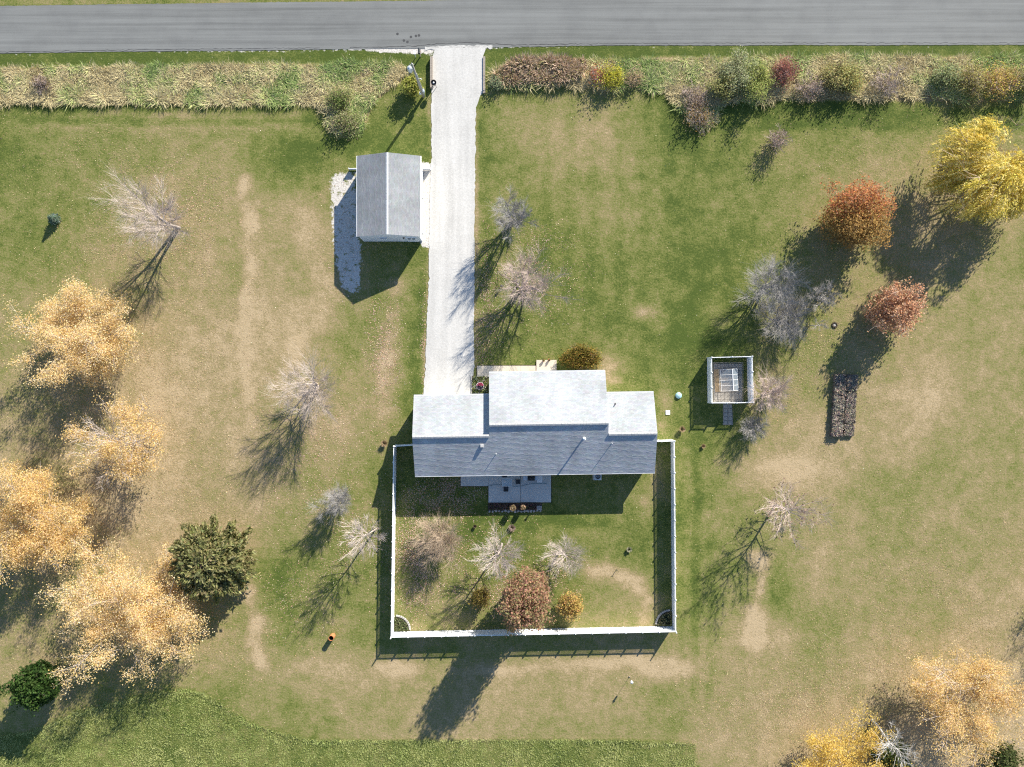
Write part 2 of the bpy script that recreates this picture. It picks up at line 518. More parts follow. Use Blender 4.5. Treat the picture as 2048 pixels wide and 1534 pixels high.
road = band('road', [(-2000, 32), (0, 107), (300, 103), (600, 100), (900, 96), (1200, 91), (2048, 90), (4048, 90)],
            [(-2000, -75), (0, 12), (300, 8), (600, 4), (900, 1), (1200, -3), (2048, -6), (4048, -6)], 0.028, m, 0.05, 3)
def ribbon(name, pts, wd, z, m_, parent, seed):
    r_ = np.random.default_rng(seed)
    p = np.array([P(*q) for q in pts]); L = np.r_[0, np.cumsum(np.hypot(*np.diff(p, axis=0).T))]
    k = int(L[-1] / .3) + 2; t = np.linspace(0, L[-1], k)
    x = np.interp(t, L, p[:, 0]); y = np.interp(t, L, p[:, 1]) + r_.normal(0, .03, k)
    w_ = wd * r_.uniform(.4, 1.2, k)
    V = np.empty((2 * k, 3)); V[0::2] = np.stack([x, y - w_, 0 * x + z], 1); V[1::2] = np.stack([x, y + w_, 0 * x + z], 1)
    a = np.arange(0, 2 * k - 2, 2)
    return np_mesh(name, V, np.stack([a, a + 2, a + 3, a + 1], 1), m_, parent)
M['spill'] = simple('dusty_gravel', (0.42, 0.41, 0.39), 0.95, 0.3, 3.0)
M['tar'] = simple('tar', (0.055, 0.055, 0.057), 0.8, 0.3, 6.0)
ribbon('crack', [(700, 95), (760, 94.5), (830, 92), (880, 88), (930, 85), (970, 87), (1030, 90), (1150, 88)], .045, .033, M['tar'], road, 1)
ribbon('crack', [(0, 104), (200, 101), (420, 98), (640, 96)], .03, .033, M['tar'], road, 2)
ribbon('crack', [(1150, 88), (1500, 86), (2048, 86)], .03, .033, M['tar'], road, 3)
ribbon('gravel_spill', [(850, 97.5), (880, 95.5), (930, 93.5), (985, 94)], .22, .0335, M['spill'], road, 4)
for q, (px_, py_) in enumerate(((815, 84), (808, 81), (822, 74), (832, 72), (838, 71), (795, 68))):
    x, y = P(px_, py_)
    MB().lathe([(.16, 0), (.15, .004)], 7, (x, y, .03)).build('tar_spot', M['tar'], road)
tag(road, 'grey asphalt country road along the top', 'road', kind='structure')

def gravelmat(name, lo, hi):
    m, n, b = newmat(name)
    tc = n.nodes.new('ShaderNodeTexCoord'); oc = tc.outputs['Object']
    f1 = noise_node(n, oc, 5.0, 5, 0.8); f2 = noise_node(n, oc, 0.5, 4, 0.6)
    mp = n.nodes.new('ShaderNodeMapping'); mp.inputs['Scale'].default_value = (1.0, 0.06, 1); n.links.new(oc, mp.inputs[0])
    f3 = noise_node(n, mp.outputs[0], 1.3, 3, 0.5)
    f = mnode(n, 'ADD', mnode(n, 'MULTIPLY', f1, 0.52), mnode(n, 'ADD', mnode(n, 'MULTIPLY', f2, 0.18), mnode(n, 'MULTIPLY', f3, 0.3)))
    n.links.new(ramp(n, f, [(0.32, lo), (0.62, hi)]), b.inputs['Base Color'])
    b.inputs['Roughness'].default_value = 0.95; b.inputs['Specular IOR Level'].default_value = 0.1
    bn = n.nodes.new('ShaderNodeBump'); bn.inputs['Strength'].default_value = 0.4; bn.inputs['Distance'].default_value = 0.03
    n.links.new(f1, bn.inputs['Height']); n.links.new(bn.outputs[0], b.inputs['Normal'])
    return m
M['gravel'] = gravelmat('white_gravel', (0.34, 0.332, 0.316), (0.55, 0.536, 0.512))
drive = band('driveway', [(872, 97), (864, 116), (863, 178), (863, 205), (864, 318), (861, 330), (859, 480), (858, 560), (853, 650), (851, 720), (846, 812)],
             [(972, 95), (967, 112), (966, 182), (958, 198), (952, 216), (950, 310), (949, 480), (949, 560), (948, 650), (949, 735), (943, 812)], 0.036, M['gravel'], 0.10, 5)
tag(drive, 'white gravel driveway from the road to the house', 'driveway', kind='structure')

def poly_px(pts): return [P(*p) for p in pts]
# front walk of concrete slabs and stoop
bed = MB().prism(poly_px([(953, 755), (953, 731), (1073, 730), (1073, 720), (1113, 719.5), (1113, 755)]), 0.0, 0.03).build('sidewalk', M['soil'])
tag(bed, 'pale concrete front walk leading from the driveway', 'sidewalk', kind='structure')
def slab(parent, px0, py0, px1, py1, z0, z1, m, rz=0.0, gap=0.012):
    x0, y0 = P(px0, py1); x1, y1 = P(px1, py0)
    mb = MB().cbox(((x0 + x1) / 2, (y0 + y1) / 2, z0), (x1 - x0 - gap, y1 - y0 - gap, z1 - z0), rz, 0.012)
    return mb.build('slab', m, parent)
for a, c in ((954, 986.6), (986.6, 1041.5), (1041.5, 1072)):
    slab(bed, a, 731.5, c, 754, 0.03, 0.075, M['concrete'])
st = slab(bed, 1072.5, 720, 1113, 754, 0.03, 0.16, M['concrete'])
# back patio
pat = MB().prism(poly_px([(920, 930), (920, 973), (976, 973), (976, 1006), (1103, 1005), (1103, 930)][::-1]), 0.0, 0.03).build('patio', M['soil'])
tag(pat, 'shaded grey concrete patio behind the house', 'patio', kind='structure')
slab(pat, 921.5, 930, 977, 972, 0.03, 0.085, M['concrete_grey'])
slab(pat, 977, 930, 1041, 1005, 0.03, 0.09, M['concrete_grey'])
slab(pat, 1041.4, 930, 1102, 1004.5, 0.03, 0.088, M['concrete_grey'])

# ------------------------------------------------------------------ roofs
def shingles(name, A, B, C, D, parent, base, seed, expo=0.15, tab=0.34, var=0.10):
    """courses of separate tabs over the slope A-B (eave) to D-C (ridge)"""
    r = np.random.default_rng(seed)
    A, B, C, D = (np.array(p, float) for p in (A, B, C, D))
    ex = B - A; W = np.linalg.norm(ex); ex /= W
    ey = D - A; Ls = np.linalg.norm(ey); ey /= Ls
    nz = np.cross(ex, ey); nz /= np.linalg.norm(nz)
    if nz[2] < 0: nz = -nz
    k = int(round(Ls / expo)); e = Ls / k
    Vs = []; Fs = []; Cs = []
    blotch_seed = seed + 50
    for c in range(k):
        off = (c % 2) * tab / 2 + r.uniform(-.02, .02)
        xs = np.arange(-off, W, tab); x0 = np.clip(xs, 0, W); x1 = np.clip(xs + tab - 0.006, 0, W)
        ok = x1 - x0 > 0.02; x0 = x0[ok]; x1 = x1[ok]; q = len(x0)
        lift = 0.012 + r.uniform(0, 0.008, q)
        y0 = c * e - r.uniform(0, 0.012, q); y1 = np.full(q, (c + 1) * e + 0.02)
        if c == k - 1: y1[:] = Ls
        def pt(x, y, z): return A + np.outer(x, ex) + np.outer(y, ey) + np.outer(z, nz)
        lo = np.full(q, 0.001)
        vv = np.stack([pt(x0, y0, lift), pt(x1, y0, lift), pt(x1, y1, lo + 0.004), pt(x0, y1, lo + 0.004), pt(x0, y0, lo), pt(x1, y0, lo)], 1).reshape(-1, 3)
        b0 = len(Vs) and sum(len(t) for t in Vs) or 0
        ids = b0 + np.arange(q) * 6
        Fs.append(np.concatenate([np.stack([ids, ids + 1, ids + 2, ids + 3], 1), np.stack([ids + 4, ids + 5, ids + 1, ids], 1)]))
        Vs.append(vv)
        mid = pt((x0 + x1) / 2, (y0 + y1) / 2, lo)
        bl = fbm(mid[:, 0], mid[:, 1], 0.45, blotch_seed, 3)
        st_ = vnoise((x0 + x1) / 2 * 1.3, np.full(q, seed * 3.1) + c * .06, 1.0, seed + 9)
        sh = (1 + r.uniform(-var, var, q)) * (0.82 + 0.3 * bl) * (.9 + .18 * st_)
        cc = np.outer(sh, base) * (1 + r.uniform(-.04, .04, (q, 3)))
        Cs.append(np.concatenate([cc, cc * 0.9]))
    o = np_mesh(name, np.vstack(Vs), np.vstack(Fs), M['shingle'], parent, np.clip(np.vstack(Cs), 0, 1))
    o['kind'] = 'stuff'
    return o

def window(parent, c, wdt, hgt, facing, name='window'):
    """framed window on a wall; facing 'n','s','e','w'; c is the sill centre on the wall face"""
    ax = facing in 'ns'; sg = 1 if facing in 'ne' else -1
    def bx(mb, u0, u1, z0, z1, d0, d1):
        if ax: mb.box(c[0] + u0, c[0] + u1, *sorted((c[1] + sg * d0, c[1] + sg * d1)), c[2] + z0, c[2] + z1)
        else: mb.box(*sorted((c[0] + sg * d0, c[0] + sg * d1)), c[1] + u0, c[1] + u1, c[2] + z0, c[2] + z1)
        return mb
    f = MB(); t = 0.07; h = wdt / 2
    bx(f, -h, h, 0, t, .003, .06); bx(f, -h, h, hgt - t, hgt, .003, .06); bx(f, -h, -h + t, t, hgt - t, .003, .06); bx(f, h - t, h, t, hgt - t, .003, .06)
    bx(f, -h + t, h - t, hgt / 2 - .02, hgt / 2 + .02, .003, .05)
    o = f.build(name, M['trim'], parent)
    g = bx(MB(), -h + t, h - t, t, hgt / 2 - .02, .003, .02); g.build('pane', M['glass'], o)
    g = bx(MB(), -h + t, h - t, hgt / 2 + .02, hgt - t, .003, .02); g.build('pane', M['glass'], o)
    bx(MB(), -h - .05, h + .05, -.05, 0, .003, .09).build('sill', M['trim'], o)
    return o
def panel_door(parent, c, wdt, hgt, facing, rows, cols, name, glass_top=False):
    ax = facing in 'ns'; sg = 1 if facing in 'ne' else -1
    def bx(mb, u0, u1, z0, z1, d0, d1):
        if ax: mb.box(c[0] + u0, c[0] + u1, *sorted((c[1] + sg * d0, c[1] + sg * d1)), c[2] + z0, c[2] + z1)
        else: mb.box(*sorted((c[0] + sg * d0, c[0] + sg * d1)), c[1] + u0, c[1] + u1, c[2] + z0, c[2] + z1)
        return mb
    h = wdt / 2
    o = bx(MB(), -h, h, 0, hgt, .003, .045).build(name, M['trim'], parent)
    pw, ph = wdt / cols, hgt / rows
    for r in range(rows):
        for q in range(cols):
            gl = glass_top and r == rows - 1
            bx(MB(), -h + q * pw + .08, -h + (q + 1) * pw - .08, r * ph + .06, (r + 1) * ph - .06, .045, .062).build('pane' if gl else 'panel', M['glass'] if gl else M['siding'], o)
    fr = MB(); bx(fr, -h - .1, -h, 0, hgt + .1, .003, .07); bx(fr, h, h + .1, 0, hgt + .1, .003, .07); bx(fr, -h, h, hgt, hgt + .1, .003, .07)
    fr.build('frame', M['vinyl'], o)
    return o

# ------------------------------------------------------------------ the house
house = empty('house', (2.46, -5.58, 0), math.radians(0.85))
tag(house, 'long single-storey house with grey shingle roof and raised middle ridge', 'house')
ZE, PT = 2.85, 0.40
YS, YR, YN = -4.41, 0.0, 4.42          # south eave, wing ridge, wing north eave
CR, CN = 1.22, 6.85                    # centre ridge, centre north eave
XL, XR_, CL, CRR = -13.22, 13.22, -4.89, 7.92
ZR = ZE + PT * (YR - YS); ZC = ZE + PT * (CR - YS)
wl = MB(); wl.box(-12.95, CL + .35, -4.05, 4.05, 0, ZE - .08); wl.box(CL + .35, CRR - .35, -4.05, 6.45, 0, ZE - .08); wl.box(CRR - .35, 12.95, -4.05, 4.05, 0, ZE - .08)
wl.build('wall', M['siding'], house)
fd = MB(); fd.box(-12.98, CL + .33, -4.08, 4.08, 0, .22); fd.box(CL + .33, CRR - .33, -4.08, 6.48, 0, .22); fd.box(CRR - .33, 12.98, -4.08, 4.08, 0, .22)
fd.build('foundation', M['concrete_grey'], house)
t_ = 0.17
def wing_prof(): return [(YS, ZE - t_), (YN, ZE - t_), (YN, ZE), (YR, ZR), (YS, ZE)]
rf = MB(); rf.xprism(wing_prof(), XL, CL); rf.xprism([(YS, ZE - t_), (CN, ZE - t_), (CN, ZE), (CR, ZC), (YS, ZE)], CL, CRR); rf.xprism(wing_prof(), CRR, XR_)
roof = rf.build('roof', M['siding'], house)
RB = (0.33, 0.345, 0.362)
shingles('shingles', (XL, YS, ZE), (XR_, YS, ZE), (XR_, YR, ZR), (XL, YR, ZR), roof, RB, 1)
shingles('shingles', (CL, YR, ZR), (CRR, YR, ZR), (CRR, CR, ZC), (CL, CR, ZC), roof, RB, 2)
shingles('shingles', (CRR, CN, ZE), (CL, CN, ZE), (CL, CR, ZC), (CRR, CR, ZC), roof, RB, 3)
shingles('shingles', (CL - .01, YN, ZE), (XL, YN, ZE), (XL, YR, ZR), (CL - .01, YR, ZR), roof, RB, 4)
shingles('shingles', (XR_, YN, ZE), (CRR + .01, YN, ZE), (CRR + .01, YR, ZR), (XR_, YR, ZR), roof, RB, 5)
for x0, x1, y, z in ((XL + .03, CL - .03, YR, ZR), (CL + .03, CRR - .03, CR, ZC), (CRR + .03, XR_ - .03, YR, ZR)):
    k = int((x1 - x0) / .33); dx = (x1 - x0) / k
    rc = MB()
    for q in range(k):
        a = x0 + q * dx
        rc.xprism([(y - .17, z - .02), (y + .17, z - .02), (y + .17, z + .055), (y, z + .115 + .008 * (q % 2)), (y - .17, z + .055)], a, a + dx - .008)
    rc.build('ridge_vent', M['ridge'], roof)
for x0, x1, y0, y1 in ((XL, XR_, YS - .12, YS - .004), (XL, CL - .06, YN + .004, YN + .12), (CL, CRR, CN + .004, CN + .12), (CRR + .06, XR_, YN + .004, YN + .12)):
    g = MB(); g.box(x0, x1, y0, y1, ZE - .16, ZE - .02)
    g.build('gutter', M['gutter'], roof)
# roof fittings
def on_slope(px, py, z):
    x, y = P(px, py, z); x -= 2.46; y += 5.58
    a = -math.radians(0.85)
    return x * math.cos(a) - y * math.sin(a), x * math.sin(a) + y * math.cos(a)
def splane(y): return ZE + PT * (y - YS)
x, y = on_slope(1167, 876, 4.4); z = splane(y)
fl = MB().lathe([(.085, -.1), (.085, 1.0), (.09, 1.0), (.09, 1.02)], 12, (x, y, z)).build('flue_pipe', M['white'], roof)
MB().lathe([(.15, 1.0), (.16, 1.05), (.03, 1.12)], 12, (x, y, z)).build('cap', M['white'], fl)
MB().lathe([(.2, -.07), (.11, .06)], 12, (x, y, z)).build('flashing', M['gutter'], fl)
for px, py, h, r in ((1223, 886, .55, .035), (992, 908, .36, .035)):
    x, y = on_slope(px, py, 4.0); z = splane(y)
    MB().lathe([(.09, -.04), (.05, .05), (r, .05), (r, h)], 10, (x, y, z)).build('vent_pipe', M['gutter'], roof)
x, y = on_slope(964, 891, 4.0); z = splane(y)
MB().cbox((x, y, z - .05), (.36, .36, .27), 0, .03).build('box_vent', M['ridge'], roof)
x, y = on_slope(1231, 808, 3.6); z = ZE + PT * (YN - y)
MB().lathe([(.11, -.04), (.07, .05), (.06, .05), (.06, .32)], 10, (x, y, z)).build('vent_pipe', M['black'], roof)
# doors and windows
panel_door(house, (-9.0, 4.05, .05), 4.9, 2.15, 'n', 4, 8, 'garage_door')
panel_door(house, (2.4, 6.45, .2), .95, 2.05, 'n', 3, 2, 'door', True)
for x in (-2.6, -.3, 5.3): window(house, (x, 6.45, .9), 1.3, 1.3, 'n')
window(house, (10.4, 4.05, .95), 1.5, 1.2, 'n')
for x in (-9.5, -6.0, 6.3, 10.5): window(house, (x, -4.05, 1.0), 1.2, 1.15, 's')
panel_door(house, (1.0, -4.05, .12), 1.8, 2.05, 's', 1, 2, 'patio_door', True)
window(house, (12.95, 0.8, 1.0), 1.2, 1.15, 'e'); window(house, (-12.95, 0.5, 1.0), 1.0, 1.0, 'w')

# ------------------------------------------------------------------ detached garage
gx0, gx1, gy0, gy1 = -17.06, -10.1, 16.2, 25.1
GE, GR = 2.85, 4.05
gm = (gx0 + gx1) / 2
gar = empty('detached_garage', (gm, (gy0 + gy1) / 2, 0))
tag(gar, 'detached white garage with pale grey gable roof beside the driveway', 'garage')
hx, hy = (gx1 - gx0) / 2, (gy1 - gy0) / 2
MB().box(-hx + .13, hx - .13, -hy + .03, hy - .03, 0, GE - .155).build('wall', M['siding'], gar)
rf = MB().yprism([(-hx, GE - .15), (hx, GE - .15), (hx, GE), (0, GR), (-hx, GE)], -hy, hy).build('roof', M['siding'], gar)
GB = (0.245, 0.255, 0.265)
shingles('shingles', (hx, -hy, GE), (hx, hy, GE), (0, hy, GR), (0, -hy, GR), rf, GB, 21)
shingles('shingles', (-hx, hy, GE), (-hx, -hy, GE), (0, -hy, GR), (0, hy, GR), rf, GB, 22)
rc = MB(); k = int(2 * hy / .33); dy = 2 * hy / k
for q in range(k):
    a = -hy + q * dy
    rc.yprism([(-.15, GR - .05), (.15, GR - .05), (.15, GR - .02), (0, GR + .035 + .006 * (q % 2)), (-.15, GR - .02)], a, a + dy - .008)
rc.build('ridge_cap', simple('pale_ridge', (.46, .47, .48), .8, .2, 8), rf)
MB().box(hx + .004, hx + .1, -hy, hy, GE - .15, GE - .03).build('gutter', M['white'], rf)
MB().box(-hx - .1, -hx - .004, -hy, hy, GE - .15, GE - .03).build('gutter', M['white'], rf)
window(gar, (-.75, -hy + .03, 1.75), .95, .6, 's'); panel_door(gar, (2.35, -hy + .03, .05), .95, 2.05, 's', 3, 2, 'door', True)
lm = MB().box(1.45, 1.6, -hy - .08, -hy + .025, 2.0, 2.3); lm.build('wall_lamp', M['black'], gar)
for y in (-2.0, 2.0):
    panel_door(gar, (hx - .13, y, .03), 2.9, 2.15, 'e', 4, 4, 'garage_door')
panel_door(gar, (-hx + .13, 0.5, .03), 2.9, 2.15, 'w', 4, 4, 'garage_door')
# short wing panels on both sides of the garage
for px0, px1, side in ((700, 715, 'west'), (846, 861, 'east')):
    x0, y0 = P(px0, 340); x1, _ = P(px1, 340)
    e = empty('wing_fence', ((x0 + x1) / 2, y0, 0))
    tag(e, 'short white panel sticking out of the %s side of the detached garage' % side, 'fence', 'short panels beside the garage')
    MB().box((x0 - x1) / 2, (x1 - x0) / 2, -.03, .03, .05, .62).build('panel', M['vinyl'], e)
    xe = (x0 - x1) / 2 if side == 'west' else (x1 - x0) / 2
    MB().cbox((xe, 0, 0), (.1, .1, .7), 0, .01).build('post', M['vinyl'], e)

# ------------------------------------------------------------------ vinyl fences
FH = 1.80
post_me = MB().cbox((0, 0, 0), (.127, .127, FH + .06), 0, .006).mesh('post', M['vinyl'])
cap_me = MB().lathe([(.10, 0), (.10, .03), (.015, .1)], 4).mesh('cap', M['vinyl'])
for v_ in cap_me.vertices:                                     # square cap
    x, y = v_.co.x, v_.co.y; c = math.cos(math.pi / 4); v_.co.x, v_.co.y = x * c - y * c, x * c + y * c
def section_meshes(L):
    """privacy boards, spindle top and three rails for one section of length L along +x"""
    bo = MB(); nb_ = max(1, int(round((L - .127) / .152))); wb = (L - .127) / nb_
    for q in range(nb_):
        a = .0635 + q * wb
        bo.box(a + .004, a + wb - .004, -.019, .019, .12, 1.36)
    bo.box(.0635, L - .0635, -.012, .012, .12, 1.36)
    sp = MB(); ns = max(1, int(round((L - .127) / .125))); ws = (L - .127) / ns
    for q in range(ns):
        a = .0635 + (q + .5) * ws
        sp.box(a - .029, a + .029, -.011, .011, 1.45, FH - .09)
    r1 = MB().box(.0635, L - .0635, -.03, .03, .04, .12); r2 = MB().box(.0635, L - .0635, -.03, .03, 1.36, 1.45); r3 = MB().box(.0635, L - .0635, -.03, .03, FH - .09, FH)
    return bo.mesh('board_panel', M['vinyl']), sp.mesh('spindle_panel', M['vinyl']), [q.mesh('rail', M['vinyl']) for q in (r1, r2, r3)]
def fence_run(root, a, b_, first_post=True, last_post=True, pitch=1.82):
    """sections between two plan points, children of the fence"""
    a = Vector(a); b_ = Vector(b_); d = b_ - a; L = d.length
    k = max(1, int(round(L / pitch))); l = L / k; ang = math.atan2(d.y, d.x)
    bm_, sm_, rm_ = section_meshes(l)
    for q in range(k + 1):
        p = a + d * (q / k)
        if (q or first_post) and (q < k or last_post):
            po = link('post', post_me, root, (p.x, p.y, 0), ang); link('cap', cap_me, po, (0, 0, FH + .06))
        if q < k:
            link('board_panel', bm_, root, (p.x, p.y, 0), ang); link('spindle_panel', sm_, root, (p.x, p.y, 0), ang)
            for me in rm_: link('rail', me, root, (p.x, p.y, 0), ang)
fnw, fsw, fse, fne = P(792.5, 890), P(787.5, 1263.5), P(1344.5, 1252.5), P(1341.8, 879.5)
hw, he = (-10.62, P(0, 887.5)[1]), (15.25, P(0, 881)[1])
fr = empty('backyard_fence', (fsw[0], fsw[1], 0))
tag(fr, 'white vinyl privacy fence with spindle top enclosing the back yard', 'fence')
def rel(p): return (p[0] - fsw[0], p[1] - fsw[1])
fence_run(fr, rel(hw), rel(fnw), True, False); fence_run(fr, rel(fnw), rel(fsw)); fence_run(fr, rel(fsw), rel(fse), False, True); fence_run(fr, rel(fse), rel(fne), False, True); fence_run(fr, rel(fne), rel(he), False, True)
for p in (fsw, fse):      # taller corner posts
    q = rel(p); MB().cbox((q[0], q[1], FH + .12), (.09, .09, .32), 0, .01).build('corner_finial', M['vinyl'], fr)

# garden enclosure with a small greenhouse
enw, ene, ese, esw = P(1414.5, 716), P(1494, 714), P(1496, 804), P(1415.5, 805)
ef = empty('garden_fence', (esw[0], esw[1], 0))
tag(ef, 'square white vinyl fence around the small greenhouse', 'fence')
def rel2(p): return (p[0] - esw[0], p[1] - esw[1])
g0 = (esw[0] + (ese[0] - esw[0]) * .36, esw[1]); g1 = (esw[0] + (ese[0] - esw[0]) * .60, esw[1])
fence_run(ef, rel2(esw), rel2(enw)); fence_run(ef, rel2(enw), rel2(ene), False, True); fence_run(ef, rel2(ene), rel2(ese), False, True)
fence_run(ef, rel2(esw), rel2(g0), False, True); fence_run(ef, rel2(g1), rel2(ese), True, False)
# gate
gt = empty('gate', (0, 0, 0)); gt.parent = ef; gt.location = (*rel2(g0), 0)
gl = g1[0] - g0[0]
gb = MB(); kq = int((gl - .16) / .15)
for q in range(kq):
    a = .08 + q * (gl - .16) / kq; gb.box(a + .004, a + (gl - .16) / kq - .004, -.02, .02, .12, 1.5)
gb.build('boards', M['vinyl'], gt)
MB().box(.07, gl - .07, -.03, .03, .06, .12).box(.07, gl - .07, -.03, .03, 1.5, 1.58).build('rail', M['vinyl'], gt)
px0, py0 = P(1427, 727); px1, py1 = P(1484, 806)
yard = MB().box(px0, px1, py1, py0, 0.0, 0.02).build('paved_yard', M['timber'])
tag(yard, 'brown paved floor inside the garden fence', 'paving', kind='structure')
nx, ny = 8, 11
pw, ph = (px1 - px0) / nx, (py0 - py1) / ny
rr = random.Random(3)
pv = [MB().cbox((0, 0, 0), (pw - .03, ph - .03, .03 + .006 * q), 0, .008).mesh('paver', M['paver']) for q in range(3)]
for a in range(nx):
    for c in range(ny):
        link('paver', rr.choice(pv), yard, (px0 + (a + .5) * pw, py1 + (c + .5) * ph, .02), rr.uniform(-.03, .03))
ex0, ey0 = P(1426, 726); ex1, ey1 = P(1485, 806)
ed = MB(); ed.box(ex0 - .05, ex0, ey1, ey0, 0, .09); ed.box(ex1, ex1 + .05, ey1, ey0, 0, .09); ed.box(ex0 - .05, ex1 + .05, ey0, ey0 + .05, 0, .09)
ed.build('edging', M['concrete'], yard)
p2 = poly_px([(1446, 808), (1464, 808), (1466, 850), (1446, 850)])
wk = MB().prism(p2[::-1], 0, .02).build('garden_path', M['timber']); tag(wk, 'short paved path south of the garden fence', 'path', kind='structure')
x0, y0 = P(1446, 808); 
for a in range(2):
    for c in range(5):
        link('paver', pv[(a + c) % 3], wk, (x0 + .28 + a * .52, y0 - .28 - c * .46, .02), rr.uniform(-.04, .04))
# greenhouse: small gable frame with clear panes
cx, cy = P(1459, 760, .8)
gh = empty('greenhouse', (cx, cy, 0), math.radians(3))
tag(gh, 'small greenhouse with clear gable panes and white frame on paving', 'greenhouse')
GW, GL = .95, 1.22; GEv, GRv = .75, 1.25
MB().cbox((-.25, 0, .05), (2 * GW + .55, 2 * GL + .12, .1), 0, .02).build('base_board', M['wood_tan'], gh)
fm = MB(); tb = .022
ys = [-GL + 2 * GL * q / 4 for q in range(5)]
rx = .25
for y in ys:
    fm.tube([(-GW, y, .15), (-GW, y, GEv), (rx, y, GRv), (GW, y, GEv), (GW, y, .15)], tb, 5)
for x, z in ((-GW, .15), (GW, .15), (-GW, GEv), (GW, GEv)): fm.tube([(x, -GL, z), (x, GL, z)], tb, 5)
fm.tube([(rx, -GL, GRv), (rx, GL, GRv)], .04, 6)
fm.build('frame', M['white'], gh)
for q in range(4):
    ya, yb = ys[q] + .03, ys[q + 1] - .03
    for xa, za, xb, zb in ((-GW + .02, GEv + .01, rx - .03, GRv - .02), (rx + .03, GRv - .02, GW - .02, GEv + .01)):
        pm = MB(); pm.v = [(xa, ya, za), (xb, ya, zb), (xb, yb, zb), (xa, yb, za)]; pm.v += [(p[0], p[1], p[2] + .012) for p in pm.v]
        pm.f = [(3, 2, 1, 0), (4, 5, 6, 7), (0, 1, 5, 4), (1, 2, 6, 5), (2, 3, 7, 6), (3, 0, 4, 7)]
        pm.build('pane', M['clear'], gh)
    for x in (-GW, GW): MB().box(x - .005, x + .005, ya, yb, .18, GEv - .03).build('pane', M['clear'], gh)
x, y = P(1430, 758)
bp = MB().prism([(x + .0, y - .33), (x + .33, y), (x, y + .33)], .06, .1).build('red_tile', M['brick_red']); tag(bp, 'dark red corner tile on the paving inside the garden fence', 'tile')

# ------------------------------------------------------------------ plants: generators
def norm3(a):
    l = math.sqrt(a[0] * a[0] + a[1] * a[1] + a[2] * a[2]) or 1.0
    return (a[0] / l, a[1] / l, a[2] / l)

class Tree:
    def __init__(s, seed):
        s.r = random.Random(seed); s.seg = []; s.tips = []
    def branch(s, p, d, L, r0, r1, k, wob, up):
        """one wavering limb; returns points along it with directions and radii"""
        out = [(p, d, r0)]
        st = L / k
        g = s.r.gauss
        for q in range(k):
            d = norm3((d[0] + g(0, wob), d[1] + g(0, wob), d[2] + g(0, wob) + up))
            p2 = (p[0] + d[0] * st, p[1] + d[1] * st, p[2] + d[2] * st)
            ra = r0 + (r1 - r0) * q / k; rb = r0 + (r1 - r0) * (q + 1) / k
            s.seg.append((p, p2, ra, rb))
            p = p2; out.append((p, d, rb))
        return out
    def side(s, d, ang, az=None):
        """direction leaving d at the angle ang"""
        az = s.r.uniform(0, 2 * math.pi) if az is None else az
        u = (-d[1], d[0], 0.0)
        if abs(u[0]) + abs(u[1]) < 1e-3: u = (1.0, 0.0, 0.0)
        u = norm3(u); v = (d[1] * u[2] - d[2] * u[1], d[2] * u[0] - d[0] * u[2], d[0] * u[1] - d[1] * u[0])
        ca, sa = math.cos(ang), math.sin(ang); cz, sz = math.cos(az), math.sin(az)
        return norm3(tuple(d[i] * ca + (u[i] * cz + v[i] * sz) * sa for i in range(3)))

def tubes(segs, sides):
    A = np.array([s[0] for s in segs], float); B = np.array([s[1] for s in segs], float)
    ra = np.array([s[2] for s in segs])[:, None]; rb = np.array([s[3] for s in segs])[:, None]
    D = B - A; D /= np.linalg.norm(D, axis=1)[:, None] + 1e-9
    ref = np.where(np.abs(D[:, 2:3]) > .9, np.array([[1., 0, 0]]), np.array([[0., 0, 1]]))
    U = np.cross(D, ref); U /= np.linalg.norm(U, axis=1)[:, None] + 1e-9
    W = np.cross(D, U)
    rings = []
    for k in range(sides):
        a = 2 * math.pi * k / sides
        o = U * math.cos(a) + W * math.sin(a)
        rings.append((A + o * ra, B + o * rb))
    n_ = len(segs)
    V = np.empty((n_, 2 * sides, 3))
    for k in range(sides):
        V[:, k] = rings[k][0]; V[:, sides + k] = rings[k][1]
    base = np.arange(n_)[:, None] * 2 * sides
    F = [np.concatenate([base + k, base + (k + 1) % sides, base + sides + (k + 1) % sides, base + sides + k], 1) for k in range(sides)]
    return V.reshape(-1, 3), np.vstack(F)

def pal(r, n_, cols, jit=0.12):
    cols = np.array(cols, float)
    c = cols[r.integers(0, len(cols), n_)]
    return np.clip(c * (1 + r.normal(0, jit, (n_, 1))) * (1 + r.normal(0, jit * .4, (n_, 3))), 0.004, 1)

def leaves(r, C, size, cols, elong=1.5, upbias=0.4, dirs=None):
    """one folded-free quad per leaf spray, centred on C"""
    n_ = len(C)
    N = r.normal(0, 1, (n_, 3)); N[:, 2] += upbias * 2; N /= np.linalg.norm(N, axis=1)[:, None]
    T = r.normal(0, 1, (n_, 3)) if dirs is None else dirs + r.normal(0, .35, (n_, 3))
    T -= N * (T * N).sum(1)[:, None]; T /= np.linalg.norm(T, axis=1)[:, None] + 1e-9
    B = np.cross(N, T)
    sz = size * r.uniform(.6, 1.35, (n_, 1))
    a = T * sz * elong * .5; b_ = B * sz * .5
    V = np.stack([C - a, C + b_ * .9 - a * .1, C + a, C - b_ * .9 - a * .1], 1).reshape(-1, 3)
    F = np.arange(4 * n_).reshape(-1, 4)
    return V, F, cols

def crown_profile(t, shape):
    if shape == 'round': return math.sqrt(max(0.05, 1 - ((t - .42) / .62) ** 2))
    if shape == 'fan': return .55 + .5 * t if t < .8 else 1.0 - (t - .8)
    if shape == 'cone': return max(.12, 1.05 - t)
    if shape == 'oval': return math.sqrt(max(0.05, 1 - ((t - .5) / .6) ** 2))
    return 1.0

